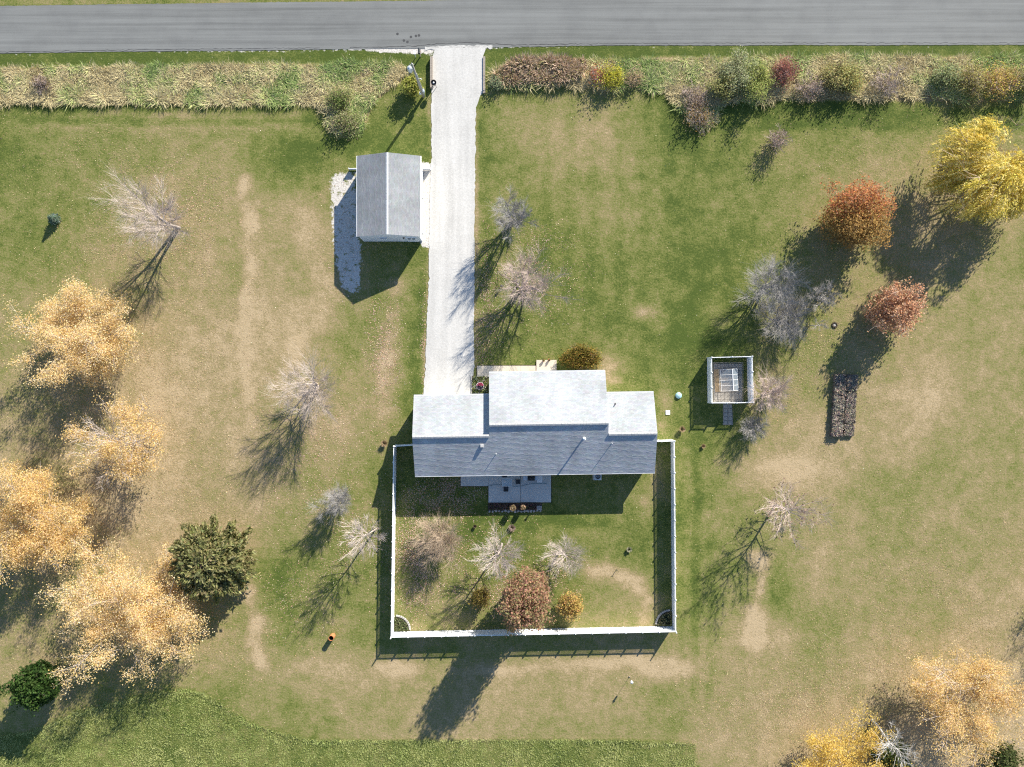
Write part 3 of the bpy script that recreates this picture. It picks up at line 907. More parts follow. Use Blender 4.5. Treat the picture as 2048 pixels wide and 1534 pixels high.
def woody(seed, h, R, start=.25, limbs=22, subs=7, twigs=5, shape='round', stems=1, spread=.35, elev=(25, 60), trunk_r=None, twig_r=.009, lean=(0, 0), droop=0.0, curl=.10, ang=(22, 55), twig_ang=(18, 50), twl=(.35, .75)):
    """skeleton of a broad-leaved tree: trunk(s), limbs, branches and twigs"""
    t = Tree(seed); r = t.r
    tr = trunk_r or h * .016
    trunks = []; fine = []
    nst = stems
    for s_ in range(nst):
        if nst == 1: d = norm3((lean[0], lean[1], 1)); b0 = (0, 0, -.05)
        else:
            az = 2 * math.pi * s_ / nst + r.uniform(-.4, .4); q = r.uniform(.4, 1) * spread
            d = norm3((math.cos(az) * q + lean[0], math.sin(az) * q + lean[1], 1)); b0 = (.12 * math.cos(az), .12 * math.sin(az), -.05)
        L = h * (1 if nst == 1 else r.uniform(.78, 1.0))
        rr_ = tr * (1 if nst == 1 else .62)
        t.seg = []
        pts = t.branch(b0, d, L * (.92 if nst == 1 else .9), rr_, .018, 9, .05 if nst == 1 else .06, .03 if nst == 1 else .06)
        trunks += t.seg; t.seg = []
        nl = max(3, int(limbs / nst))
        for q in range(nl):
            f = start + (1 - start) * (q + r.random()) / nl
            i_ = min(int(f * 9), 8); fr_ = f * 9 - i_
            a, bq = pts[i_], pts[i_ + 1]
            p = tuple(a[0][c] + (bq[0][c] - a[0][c]) * fr_ for c in range(3))
            tt = (f - start) / (1 - start)
            Ll = R * crown_profile(tt, shape) * r.uniform(.72, 1.12) * (1 if nst == 1 else .8)
            el = math.radians(r.uniform(*elev)) + tt * .35
            az = q * 2.39996 + r.uniform(-.5, .5)
            dd = norm3((math.cos(az) * math.cos(el), math.sin(az) * math.cos(el), math.sin(el)))
            Ll = Ll / max(.5, math.cos(el))
            rl = max(.014, min(a[2] * .6, .0075 * Ll + .012))
            lp = t.branch(p, dd, Ll, rl, .012, 5, curl, .06 - droop)
            for z in range(subs):
                g = r.uniform(.2, 1.0); i2 = min(int(g * 5), 4)
                a2 = lp[i2]; b2 = lp[i2 + 1]; f2 = g * 5 - i2
                p2 = tuple(a2[0][c] + (b2[0][c] - a2[0][c]) * f2 for c in range(3))
                d2 = t.side(b2[1], math.radians(r.uniform(*ang)))
                L2 = Ll * r.uniform(.22, .42) * (1.15 - .45 * g)
                sp_ = t.branch(p2, d2, L2, max(.009, rl * .42), .007, 2, curl * 1.2, .05 - droop)
                for y in range(twigs):
                    g3 = r.uniform(.1, 1.0); i3 = min(int(g3 * 2), 1)
                    a3 = sp_[i3]; b3 = sp_[i3 + 1]; f3 = g3 * 2 - i3
                    p3 = tuple(a3[0][c] + (b3[0][c] - a3[0][c]) * f3 for c in range(3))
                    d3 = t.side(b3[1], math.radians(r.uniform(*twig_ang)))
                    tw = t.branch(p3, d3, L2 * r.uniform(*twl), twig_r, twig_r * .6, 1, curl * 1.4, .04 - droop)
                    t.tips.append(tw[-1][0]); t.tips.append(tuple((tw[0][0][c] + tw[1][0][c]) / 2 for c in range(3)))
        fine += t.seg
    mz = max(s_[1][2] for s_ in fine); k = h / mz                     # the crown ends at the height h
    def sq(p): return (p[0], p[1], p[2] * k if p[2] > 0 else p[2])
    trunks = [(sq(a), sq(b_), u_, v_) for a, b_, u_, v_ in trunks]; fine = [(sq(a), sq(b_), u_, v_) for a, b_, u_, v_ in fine]
    return trunks, fine, [sq(p) for p in t.tips]

def make_tree(name, label, cat, px, py, seed, bark, leaf=None, group=None, sides=4, **kw):
    """leaf = dict(n, size, sig, cols, elong, up, keep) or None for a bare tree"""
    x, y = P(px, py)
    root = empty(name, (x, y, 0)); tag(root, label, cat, group)
    trunks, fine, tips = woody(seed, **kw)
    V, F = tubes(trunks, 7); np_mesh('trunk', V, F, BARK[bark], root, smooth=True)
    V, F = tubes(fine, 3); np_mesh('branches', V, F, BARK[leaf.get('bark', bark) if leaf else bark], root)
    if leaf:
        r = np.random.default_rng(seed + 900)
        T = np.array(tips)
        if 'keep' in leaf: T = T[leaf['keep'](T)]
        C = T[r.integers(0, len(T), leaf['n'])] + r.normal(0, leaf.get('sig', .22), (leaf['n'], 3))
        if 'fill' in leaf:                                            # most leaves sit in a lumpy shell
            k = int(leaf['n'] * leaf.get('ff', .75)); zc, rx_, rz_ = leaf['fill']
            D = r.normal(0, 1, (k, 3)); D /= np.linalg.norm(D, axis=1)[:, None]
            az = np.arctan2(D[:, 1], D[:, 0]); lum = vnoise(D[:, 0] * 1.9 + D[:, 2] * 1.3, D[:, 1] * 1.9 - D[:, 2] * 1.1, 1.0, seed) * .55 + vnoise(D[:, 0] * 4.3 + D[:, 2] * 2.9, D[:, 1] * 4.3 + D[:, 2] * 3.1, 1.0, seed + 1) * .35
            lk = leaf.get('lump', .5)
            rad = (.87 - .45 * lk + lk * lum * 1.05) * r.random(k) ** .3
            C[:k] = D * rad[:, None] * np.array([rx_, rx_, rz_]) * 1.08 + np.array([0, 0, zc])
        C[:, 2] = np.maximum(C[:, 2], .06)
        cl = leaf['cols']
        cc = pal(r, len(C), cl, leaf.get('jit', .12))
        if 'grade' in leaf: cc = np.clip(leaf['grade'](C, cc, r), .004, 1)
        V, F, cc = leaves(r, C, leaf['size'], cc, leaf.get('elong', 1.4), leaf.get('up', .35))
        np_mesh('foliage', V, F, M['leaf'], root, cc)
    return root

# ------------------------------------------------------------------ trees
GOLD = [(.74, .51, .22), (.78, .58, .29), (.70, .48, .17), (.80, .63, .39), (.66, .49, .18)]
GOLDP = [(.76, .55, .26), (.80, .64, .39), (.72, .50, .20), (.74, .57, .24), (.84, .70, .47)]
YEL = [(.74, .54, .14), (.78, .60, .20), (.68, .48, .10)]
gt_ = 'golden yellow trees on the lawn'
def cluster(seed, thr):
    """leaf only some of the branch ends, so limbs and gaps show"""
    return lambda T: (vnoise(T[:, 0] + T[:, 2] * .6, T[:, 1] - T[:, 2] * .5, .75, seed) + .35 * vnoise(T[:, 0], T[:, 1] + T[:, 2], 1.9, seed + 2)) > thr
def gold(nm, label, px, py, seed, h, R, n_, cols, thin=.32, **kw):
    lf = dict(n=int(n_ * 1.8), size=.105, sig=.33, jit=.07, keep=cluster(seed, thin), fill=(h * .55, R * 1.02, h * .42), ff=.0, lump=1.0, cols=cols, elong=1.25, up=1.0, bark='pale')
    a = dict(h=h, R=R, start=.2, limbs=33, subs=8, twigs=4, shape='round', elev=(0, 45), trunk_r=.22, twig_r=.013, stems=3, spread=.4); a.update(kw)
    return make_tree(nm, label, 'tree', px, py, seed, 'pale', lf, gt_, **a)
gold('golden_tree', 'golden tree at the left, topmost of the column of yellow trees', 200, 676, 11, 8.6, 6.9, 27000, GOLDP)
gold('golden_tree', 'sparse golden tree second from the top in the left column, pale twigs showing', 276, 885, 12, 8.4, 6.5, 7000, GOLD, thin=.74)
gold('golden_tree', 'golden tree cut by the left picture edge', 110, 1030, 13, 9.0, 7.2, 27000, GOLD)
gold('golden_tree', 'largest golden tree, between the cedar and the dark green bush', 300, 1204, 14, 9.2, 8.3, 38000, GOLDP, limbs=39)
gold('golden_tree', 'sparse golden tree in the bottom right corner with fanned shadow', 1897, 1380, 15, 9.2, 8.6, 19000, GOLD)
gold('golden_tree', 'bright yellow tree at the bottom edge left of the dead tree', 1652, 1510, 16, 7.8, 6.6, 18000, YEL)
gold('golden_tree', 'golden tree beyond the right edge, only its shadow in view', 2172, 1150, 17, 7.5, 4.5, 7000, GOLD)

br = 'bare trees'
def bare(nm, label, px, py, seed, bark, **kw):
    a = dict(h=7, R=3, start=.15, limbs=28, subs=11, twigs=11, shape='round', elev=(10, 60), twig_r=.0056, curl=.06, ang=(15, 42), twig_ang=(12, 38), twl=(.6, 1.25)); a.update(kw)
    return make_tree(nm, label, 'tree', px, py, seed, bark, None, br, **a)
bare('bare_tree', 'tall bare tree with forked trunk left of the detached garage', 356, 455, 31, 'pale', h=10.6, R=4.1, stems=2, spread=.10, limbs=36, start=.30, elev=(15, 55), trunk_r=.34)
bare('bare_tree', 'pale bare tree on the lawn between the garage and the left golden trees', 634, 771, 32, 'pale', h=7.8, R=4.0, stems=4, spread=.34, limbs=34, elev=(25, 65), start=.3, trunk_r=.2)
bare('bare_tree', 'small dense grey bare tree below the pale one, left of the fence', 686, 996, 33, 'grey', h=4.6, R=2.1, stems=5, spread=.4, limbs=40, twigs=9, start=.25, shape='oval', elev=(35, 65))
bare('bare_tree', 'spiky bare tree just outside the left side of the backyard fence', 752, 1058, 34, 'pale', h=7.4, R=2.4, limbs=34, subs=6, twigs=4, start=.42, elev=(0, 35), trunk_r=.11, twig_r=.012)
bare('bare_tree', 'grey domed bare tree beside the driveway, upper of two', 1022, 448, 35, 'grey', h=6.4, R=2.4, stems=5, spread=.36, limbs=52, twigs=10, start=.2, shape='round', elev=(5, 60), trunk_r=.2)
bare('bare_tree', 'pinkish bare tree beside the driveway, lower of two', 1050, 573, 36, 'pink', h=7.8, R=3.5, stems=6, spread=.36, limbs=50, twigs=8, start=.3, elev=(20, 60), trunk_r=.26)
bare('bare_tree', 'tan multi-stemmed bare tree inside the left of the backyard fence', 878, 1074, 37, 'tan', h=4.8, R=3.2, stems=7, spread=.6, limbs=56, twigs=10, start=.2, elev=(25, 60), trunk_r=.13)
bare('bare_tree', 'white spiky bare tree in the middle of the fenced yard', 1004, 1088, 38, 'pale', h=7.2, R=2.6, limbs=38, subs=7, twigs=5, start=.4, elev=(0, 35), trunk_r=.13, twig_r=.012)
bare('bare_tree', 'round grey bare tree rightmost inside the backyard fence', 1121, 1100, 39, 'pale', h=5.6, R=2.3, stems=1, limbs=42, subs=8, twigs=6, start=.3, elev=(5, 45), trunk_r=.11)
bare('bare_tree', 'large grey bare tree, upper one of the thicket above the garden fence', 1524, 578, 40, 'grey', h=6.6, R=3.6, stems=5, spread=.4, limbs=50, twigs=9, start=.25, elev=(20, 55), trunk_r=.2)
bare('bare_tree', 'bushy grey bare tree, lower one of the thicket above the garden fence', 1556, 640, 41, 'smoke', h=4.8, R=3.6, stems=6, spread=.6, limbs=54, twigs=8, start=.2, elev=(15, 50), trunk_r=.16)
bare('bare_tree', 'dark bare tree in the shade of the red tree', 1634, 598, 42, 'smoke', h=4.0, R=1.7, stems=4, spread=.5, limbs=30, twigs=6, start=.25, trunk_r=.1)
bare('bare_sapling', 'thin bare sapling right of the grey thicket', 1618, 652, 43, 'grey', h=4.2, R=1.0, limbs=14, subs=4, twigs=3, start=.35, trunk_r=.05)
bare('bare_tree', 'pinkish brown bare bush at the right side of the garden fence', 1530, 785, 44, 'pink', h=3.8, R=2.6, stems=6, spread=.6, limbs=42, twigs=7, start=.2, trunk_r=.1)
bare('bare_tree', 'dark twiggy bush below the right corner of the garden fence', 1500, 852, 45, 'smoke', h=2.8, R=1.7, stems=6, spread=.5, limbs=36, twigs=6, start=.15, trunk_r=.07)
bare('dead_tree', 'bleached dead tree leaning over a green bush at the bottom right', 1744, 1441, 46, 'white', h=8.6, R=2.4, stems=1, limbs=17, subs=7, twigs=3, start=.35, elev=(15, 50), trunk_r=.17, twig_r=.013, curl=.18)
# oak with a few brown leaves at the branch ends
make_tree('oak_tree', 'nearly bare oak with brown leaf tufts and a long fir-like shadow', 'tree', 1552, 1010, 47, 'grey',
          dict(n=520, size=.15, sig=.12, cols=[(.30, .2, .16), (.38, .27, .21), (.2, .13, .1)], elong=1.3, up=.2, bark='pink'), br,
          h=8.2, R=3.5, start=.15, limbs=28, subs=9, twigs=7, shape='oval', elev=(5, 40), trunk_r=.15, curl=.07, twig_r=.006)

# red maple, rust tree, dense pear
def red_grade(C, cc, r):
    t = np.clip((C[:, 1] + r.normal(0, .9, len(C))) / 3.0, -1, 1)[:, None]      # redder leaves on its northern side
    return np.where(t > 0.1, cc, cc * .25 + np.array([(.36, .25, .075)]) * .75)
make_tree('red_tree', 'round red and orange tree near the top right', 'tree', 1690, 441, 51, 'brown',
          dict(n=17000, size=.16, sig=.26, fill=(2.9, 3.9, 2.7), ff=.5, lump=.85, cols=[(.50, .18, .09), (.56, .25, .12), (.46, .20, .08), (.54, .30, .11), (.40, .24, .15)], grade=red_grade, elong=1.2, up=.35), None,
          h=5.6, R=3.5, start=.12, limbs=36, subs=7, twigs=4, shape='round', elev=(0, 50), trunk_r=.13)
make_tree('rust_tree', 'rust brown round tree above the straw rows', 'tree', 1768, 623, 52, 'pink',
          dict(n=9500, size=.17, sig=.2, fill=(2.7, 3.0, 2.3), ff=.35, lump=.85, cols=[(.54, .30, .17), (.60, .36, .22), (.48, .26, .15), (.56, .40, .28)], elong=1.3, up=.3), None,
          h=5.0, R=2.6, start=.15, limbs=36, subs=8, twigs=5, shape='round', elev=(5, 50), trunk_r=.11)
make_tree('pear_tree', 'tall dense reddish brown tree at the bottom fence with a long dark shadow', 'tree', 1053, 1168, 53, 'brown',
          dict(n=24000, size=.18, sig=.24, fill=(5.0, 2.6, 4.6), ff=.45, lump=.95, cols=[(.42, .21, .15), (.36, .23, .13), (.32, .25, .12), (.46, .25, .19), (.28, .20, .12), (.30, .28, .13)], elong=1.2, up=.3), None,
          h=9.6, R=2.3, start=.1, limbs=50, subs=6, twigs=4, shape='oval', elev=(20, 60), trunk_r=.16)

def bush(nm, label, cat, px, py, seed, h, R, n_, cols, size=.15, bark='brown', group=None, stems=6, spread=.6, sig=.2, ry=1.0, limbs=42, ff=.5, **kw):
    r = np.random.default_rng(seed)
    a = dict(h=h, R=R, start=.12, limbs=limbs, subs=5, twigs=3, stems=stems, spread=spread, elev=(5, 60), trunk_r=.06, twig_r=.009); a.update(kw)
    o = make_tree(nm, label, cat, px, py, seed, bark, dict(n=int(n_ * 1.25), size=size * .9, sig=sig, cols=cols, elong=1.3, up=.3, fill=(h * .50, R * .95, h * .46), ff=ff, lump=.95), group, **a)
    o.scale = (1, ry, 1)
    return o
bush('yellow_shrub', 'yellow orange shrub right of the reddish tree in the fenced yard', 'shrub', 1140, 1205, 61, 2.3, 1.45, 3600, [(.56, .42, .12), (.58, .34, .14), (.46, .37, .12), (.4, .3, .12)])
bush('olive_shrub', 'small olive shrub left of the reddish tree in the fenced yard', 'shrub', 962, 1190, 62, 2.3, 1.05, 1800, [(.26, .22, .05), (.34, .25, .07), (.24, .16, .06)])
bush('front_shrub', 'wide olive and orange shrub in front of the house', 'shrub', 1162, 716, 63, 1.9, 2.4, 7500, [(.20, .19, .04), (.30, .24, .05), (.40, .23, .06), (.16, .14, .03)], ry=.62, spread=.9, limbs=70)
bush('round_shrub', 'twiggy brown shrub standing alone below the right hedgerow', 'shrub', 1549, 286, 64, 2.4, 1.25, 700, [(.28, .2, .16), (.22, .15, .12)], bark='pink', size=.1, limbs=60)
bush('lime_shrub', 'yellow green shrub beside the utility pole', 'shrub', 826, 180, 65, 2.0, 1.1, 2600, [(.34, .36, .08), (.44, .42, .12), (.26, .28, .06)])
bush('green_bush', 'dark green bush at the lower left corner', 'shrub', 106, 1350, 66, 5.2, 2.3, 13000, [(.035, .075, .015), (.05, .10, .02), (.07, .12, .03)], size=.24, stems=5, spread=.4, limbs=60)
bush('green_bush', 'dark green bush beneath the bleached dead tree', 'shrub', 1766, 1500, 67, 3.6, 2.1, 6500, [(.05, .08, .02), (.08, .11, .03), (.13, .14, .04)], size=.2, limbs=50)
bush('green_bush', 'green bush peeking in at the bottom right corner', 'shrub', 1990, 1512, 68, 3.0, 2.2, 4500, [(.07, .10, .03), (.12, .13, .05)], size=.2, limbs=40)

def evergreen(nm, label, px, py, seed, h, R, n_, cols, size, cone=True, lobes=26):
    x, y = P(px, py)
    root = empty(nm, (x, y, 0)); tag(root, label, 'tree')
    r = np.random.default_rng(seed)
    tk = MB().tube([(0, 0, -.05), (0.02, 0, h * .5), (0, 0.02, h * .95)], [h * .03, h * .02, .01], 7); tk.build('trunk', BARK['brown'], root, smooth=True)
    segs = []; Cs = []; Ds = []
    for q in range(lobes * 4):
        t = (q + r.random()) / (lobes * 4); z0 = h * (.06 + .86 * t)
        Rr = R * ((1.0 - .92 * t) if cone else math.sqrt(max(.03, 1 - (t * .98) ** 2.2))) * r.uniform(.72, 1.12)
        az = q * 2.39996 + r.uniform(-.3, .3); rise = Rr * r.uniform(.1, .5)
        d = np.array([math.cos(az), math.sin(az), 0])
        e = d * Rr + np.array([0, 0, z0 + rise * (.5 if cone else .75)])
        s_ = np.array([0, 0, z0])
        segs.append((tuple(s_), tuple(s_ * .5 + e * .5 + np.array([0, 0, -.03])), .03, .02)); segs.append((tuple(s_ * .5 + e * .5 + np.array([0, 0, -.03])), tuple(e), .02, .008))
        k = max(10, int(n_ / (lobes * 4) * (Rr / R + .25)))
        f = r.uniform(.3, 1.02, (k, 1)) ** .7
        wd = (.14 + .2 * (1.1 - f)) * min(1.0, Rr) * 1.1
        C = s_ + (e - s_) * f + r.normal(0, 1, (k, 3)) * wd
        Cs.append(C); Ds.append(np.tile(np.r_[d, .35], 1).reshape(1, -1)[:, [0, 1, 3]].repeat(k, 0))
    C = np.vstack(Cs); D = np.vstack(Ds); C[:, 2] = np.maximum(C[:, 2], .05)
    V, F = tubes(segs, 4); np_mesh('branches', V, F, BARK['brown'], root)
    V, F, cc = leaves(r, C, size, pal(r, len(C), cols, .16), 2.2, .6, D)
    np_mesh('foliage', V, F, M['leaf'], root, cc)
    return root
evergreen('cedar_tree', 'broad olive green cedar left of the backyard fence', 442, 1110, 71, 5.6, 4.5, 24000, [(.21, .21, .085), (.27, .26, .11), (.16, .17, .06), (.34, .31, .15)], .2, False, 40)
evergreen('small_spruce', 'tiny blue green spruce on the far left lawn', 113, 440, 72, 1.5, .68, 1800, [(.17, .24, .18), (.22, .29, .23), (.13, .19, .13)], .1)

# wind-blown willow: long strands of narrow leaves
def willow(px, py, seed, h, R):
    x, y = P(px, py)
    root = empty('willow_tree', (x, y, 0)); tag(root, 'bright yellow wind-blown willow at the top right edge', 'tree')
    trunks, fine, tips = woody(seed, h * .92, R * .72, start=.25, limbs=24, subs=7, twigs=2, shape='round', elev=(20, 60), trunk_r=.26)
    V, F = tubes(trunks, 7); np_mesh('trunk', V, F, BARK['tan'], root, smooth=True)
    r = np.random.default_rng(seed); T = np.array(tips)
    Cs = []; Ds = []; Cc = []
    cl = np.array([(.70, .54, .11), (.76, .62, .18), (.60, .50, .09), (.54, .48, .12), (.82, .70, .30)])
    T = T[np.hypot(T[:, 0], T[:, 1]) < 5.0]; hubs = T[r.integers(0, len(T), 170)]
    for q in range(3200):
        hb = hubs[r.integers(0, 170)]
        p = hb + r.normal(0, .3, 3)
        out = np.array([hb[0], hb[1], 0]) / (np.hypot(hb[0], hb[1]) + .4)
        d = np.array([-.12, -.1, .12]) + out * .75 + r.normal(0, .2, 3)
        L = r.uniform(.9, 2.6); k = int(L / .17); c0 = cl[r.integers(0, 5)] * r.uniform(.8, 1.15)
        for s_ in range(k):
            d = d + np.array([-.02, 0, -.12]); d /= np.linalg.norm(d)
            p = p + d * .17
            if p[2] < .3: break
            Cs.append(p + r.normal(0, .05, 3)); Ds.append(d); Cc.append(c0)
    C = np.array(Cs); D = np.array(Ds); n_ = len(C)
    V, F = tubes(fine, 3); np_mesh('branches', V, F, BARK['tan'], root)
    V, F, cc = leaves(r, C, .12, np.clip(np.array(Cc) * (1 + r.normal(0, .1, (n_, 1))), 0, 1), 2.6, .4, D)
    np_mesh('foliage', V, F, M['leaf'], root, cc)
willow(1944, 362, 81, 8.6, 8.2)

# ------------------------------------------------------------------ weedy ditch, tall grass, hedgerow
def blades(name, label, cat, poly, n_, hgt, wid, colf, seed, lean=.5, hmod=None, wv=14):
    """masses of single blades inside a pixel polygon"""
    r = np.random.default_rng(seed)
    pa = np.array(poly, float)
    x0, y0 = pa.min(0); x1, y1 = pa.max(0)
    pts = []; got = 0
    while got < n_:
        q = np.stack([r.uniform(x0, x1, n_), r.uniform(y0, y1, n_)], 1)
        wob_ = (fbm(q[:, 0] / S, q[:, 1] / S, .9, seed + 3) - .5) * wv
        q = q[inside(q[:, 0] + wob_, q[:, 1] + wob_, poly)]
        pts.append(q); got += len(q)
    q = np.vstack(pts)[:n_]
    x = (q[:, 0] - 1024) / S; y = (767 - q[:, 1]) / S
    cl = fbm(x, y, .8, seed + 11, 3); c2 = fbm(x, y, .25, seed + 17, 3)
    hh = hgt * r.uniform(.45, 1.1, n_) * (.05 + 1.9 * cl)
    if hmod is not None: hh = hh * hmod(q[:, 0], q[:, 1])
    az = (fbm(x, y, .7, seed + 23, 2) * 12 + r.normal(0, 1.3, n_))
    ln = lean * hh * r.uniform(.3, 1.5, n_)
    root = np.stack([x, y, np.zeros(n_)], 1)
    tip = root + np.stack([np.cos(az) * ln, np.sin(az) * ln, hh], 1)
    mid = root * .45 + tip * .55 + np.stack([0 * x, 0 * x, hh * .12], 1)
    wa = r.uniform(0, 2 * np.pi, n_); sd = np.stack([np.cos(wa), np.sin(wa), 0 * wa], 1) * (wid * r.uniform(.5, 1.3, n_))[:, None]
    V = np.stack([root - sd * .4, mid - sd, tip, mid + sd], 1).reshape(-1, 3)
    F = np.arange(4 * n_).reshape(-1, 4)
    o = np_mesh(name, V, F, M['weed'], None, np.clip(colf(r, n_, q, cl, c2), .005, 1))
    tag(o, label, cat, kind='stuff')
    return o
WEED = np.array([(.57, .49, .28), (.64, .57, .34), (.54, .55, .25), (.42, .48, .18), (.29, .38, .13), (.50, .41, .26)])
def weedcol(r, n_, q, cl, c2):
    c2 = c2 - np.where(q[:, 0] > 980, .07, 0)
    g = np.clip((c2 - .5) * 3.4 + (fbm(q[:, 0] / S, q[:, 1] / S, .9, 77, 2) - .5) * 1.6 + r.normal(.46, .2, n_), 0, .999)
    c = WEED[np.clip((g * 5).astype(int), 0, 4)]
    c = np.where(r.random((n_, 1)) < .12, WEED[5], c)
    return c * (1 + r.normal(0, .14, (n_, 1)))
LW = [(-60, 140), (150, 134), (400, 131), (600, 130), (790, 124), (815, 134), (818, 150), (790, 166), (765, 180), (745, 205), (733, 235), (727, 262), (705, 277), (682, 272), (664, 258), (648, 222), (620, 209), (420, 208), (200, 208), (-60, 205)]
RW = [(984, 150), (1000, 133), (1040, 120), (1150, 119), (1300, 121), (1450, 117), (1700, 112), (2110, 117), (2110, 200), (1900, 196), (1650, 197), (1450, 200), (1432, 225), (1420, 250), (1398, 260), (1372, 240), (1350, 205), (1330, 186), (1280, 177), (1100, 173), (1000, 172), (985, 165)]
blades('ditch_weeds', 'tangled tan and green weeds in the ditch left of the driveway', 'weeds', LW, 95000, .28, .03, weedcol, 101, 2.1, lambda x, y: 1 + .5 * np.exp(-((y - 198) / 9) ** 2))
blades('ditch_weeds', 'tangled dry weeds in the ditch right of the driveway', 'weeds', RW, 110000, .31, .03, weedcol, 102, 2.1, lambda x, y: 1 + .5 * np.exp(-((y - np.where(x < 1330, 168, 192)) / 9) ** 2))
def pinkgrass(r, n_, q, cl, c2):
    c = np.array([(.56, .42, .30), (.62, .48, .36), (.46, .32, .22), (.30, .28, .12)])[r.integers(0, 4, n_)]
    return c * (1 + r.normal(0, .13, (n_, 1)))
blades('dry_tall_grass', 'pale pinkish tall dry grass just right of the driveway in the ditch', 'grass', [(992, 150), (1040, 122), (1175, 122), (1165, 150), (1100, 165), (1010, 168)], 14000, .8, .045, pinkgrass, 103, .9)
def tallcol(r, n_, q, cl, c2):
    right = np.clip((q[:, 0] - 900) / 500, 0, 1)
    g = np.clip(c2 + r.normal(0, .2, n_) + right * .25, 0, 1)[:, None]
    return (np.array([(.26, .33, .10)]) * (1 - g) + np.array([(.45, .46, .20)]) * g) * (1 + r.normal(0, .08, (n_, 1)))
TG = [(-80, 1480), (60, 1462), (150, 1425), (230, 1402), (300, 1384), (370, 1376), (410, 1385), (450, 1410), (500, 1443), (560, 1465), (640, 1478), (800, 1479), (1000, 1477), (1200, 1478), (1392, 1486), (1396, 1580), (-80, 1580)]
blades('tall_grass', 'taller unmown green grass along the bottom edge', 'grass', TG, 95000, .11, .022, tallcol, 104, 1.5, hmod=lambda x, y: 1 + 1.3 * np.exp(-(seg_dist(x, y, TG[:-2]) / 7) ** 2), wv=3)

hr = 'hedgerow shrubs along the ditch'
HG = [
    (1395, 236, 1.6, 1.5, [(.34, .28, .22), (.28, .22, .16), (.36, .24, .08)], 'grey brown shrub with orange leaves jutting below the hedgerow', 'pink', 1500),
    (1385, 196, 1.5, 1.5, [(.36, .29, .24), (.30, .24, .2)], 'dull grey twiggy shrub where the hedgerow bulges out', 'pink', 900),
    (1442, 182, 2.2, 1.4, [(.42, .40, .16), (.36, .36, .14)], 'olive yellow shrub at the bend of the hedgerow', 'brown', 2200),
    (1470, 152, 2.8, 2.0, [(.36, .38, .22), (.42, .43, .27), (.30, .33, .16)], 'tall pale grey green shrub in the hedgerow', 'brown', 4500),
    (1508, 172, 2.9, 1.6, [(.40, .43, .13), (.36, .39, .13), (.28, .32, .10)], 'bright lime green shrub in the hedgerow', 'brown', 4000),
    (1562, 150, 2.6, 1.3, [(.30, .10, .08), (.34, .15, .12), (.26, .15, .12)], 'dark red shrub, the only one in the hedgerow', 'pink', 2000),
    (1612, 180, 2.2, 1.5, [(.36, .28, .22), (.30, .24, .18)], 'bare mauve brown shrub right of the dark red one', 'pink', 700),
    (1660, 160, 2.4, 1.4, [(.44, .39, .16), (.36, .37, .15), (.40, .34, .16)], 'yellow green shrub right of the bare mauve one in the hedgerow', 'brown', 2600),
    (1692, 168, 2.4, 1.5, [(.46, .37, .13), (.33, .36, .13), (.38, .38, .16)], 'orange and green shrub in the middle of the right hedgerow', 'brown', 3200),
    (1768, 172, 2.6, 1.8, [(.33, .27, .22), (.28, .24, .2)], 'large bare grey shrub in the right hedgerow', 'pink', 600),
    (1882, 158, 2.0, 1.2, [(.30, .35, .17), (.36, .38, .20)], 'green shrub between bare grey and yellow shrubs in the hedgerow', 'brown', 2200),
    (1935, 168, 2.6, 1.7, [(.46, .42, .16), (.40, .36, .14), (.36, .30, .16)], 'pale yellow shrub towards the right end of the hedgerow', 'pink', 2600),
    (1985, 168, 2.7, 1.7, [(.54, .46, .10), (.48, .40, .14), (.44, .26, .14)], 'golden shrub with reddish tips near the right end of the hedgerow', 'pink', 2600),
    (2045, 165, 2.4, 1.6, [(.34, .34, .12), (.40, .34, .18)], 'olive shrub cut by the right picture edge in the hedgerow', 'pink', 2200),
    (1222, 160, 1.8, 1.1, [(.52, .48, .06), (.44, .44, .08)], 'small vivid yellow shrub in the dry part of the hedgerow', 'brown', 1800),
    (1196, 156, 1.7, .8, [(.46, .13, .07), (.40, .2, .12)], 'small orange red bush left of the vivid yellow shrub', 'pink', 500),
    (1265, 160, 1.6, 1.1, [(.46, .34, .2), (.4, .3, .2)], 'tan twiggy shrub right of the vivid yellow shrub', 'tan', 500),
    (694, 248, 1.4, 1.5, [(.22, .28, .09), (.34, .34, .16), (.44, .38, .24)], 'leafy green and tan bush at the end of the left ditch lobe', 'brown', 2600),
    (680, 205, 1.3, 1.2, [(.16, .22, .06), (.24, .27, .10)], 'dark green bush where the left ditch turns down', 'brown', 1500),
    (88, 172, 1.2, .9, [(.26, .2, .16), (.2, .15, .12)], 'dark brown twiggy bush at the far left of the ditch', 'pink', 500),
    (994, 170, 1.0, .6, [(.22, .28, .16), (.3, .34, .2)], 'small grey green bush beside the right culvert wall', 'brown', 500),
    (-14, 275, 1.4, .8, [(.34, .26, .2)], 'twiggy bush at the left edge on the upper lawn', 'pink', 200),
]
for q, (px, py, h, R_, cols, label, bk, n_) in enumerate(HG):
    bush('hedge_shrub', label, 'shrub', px, py, 200 + q, h * .92, R_ * 1.12, n_, cols, size=.13, bark=bk, group=hr, stems=5, limbs=36, spread=.9, twig_r=.010, ff=.0, sig=.3)

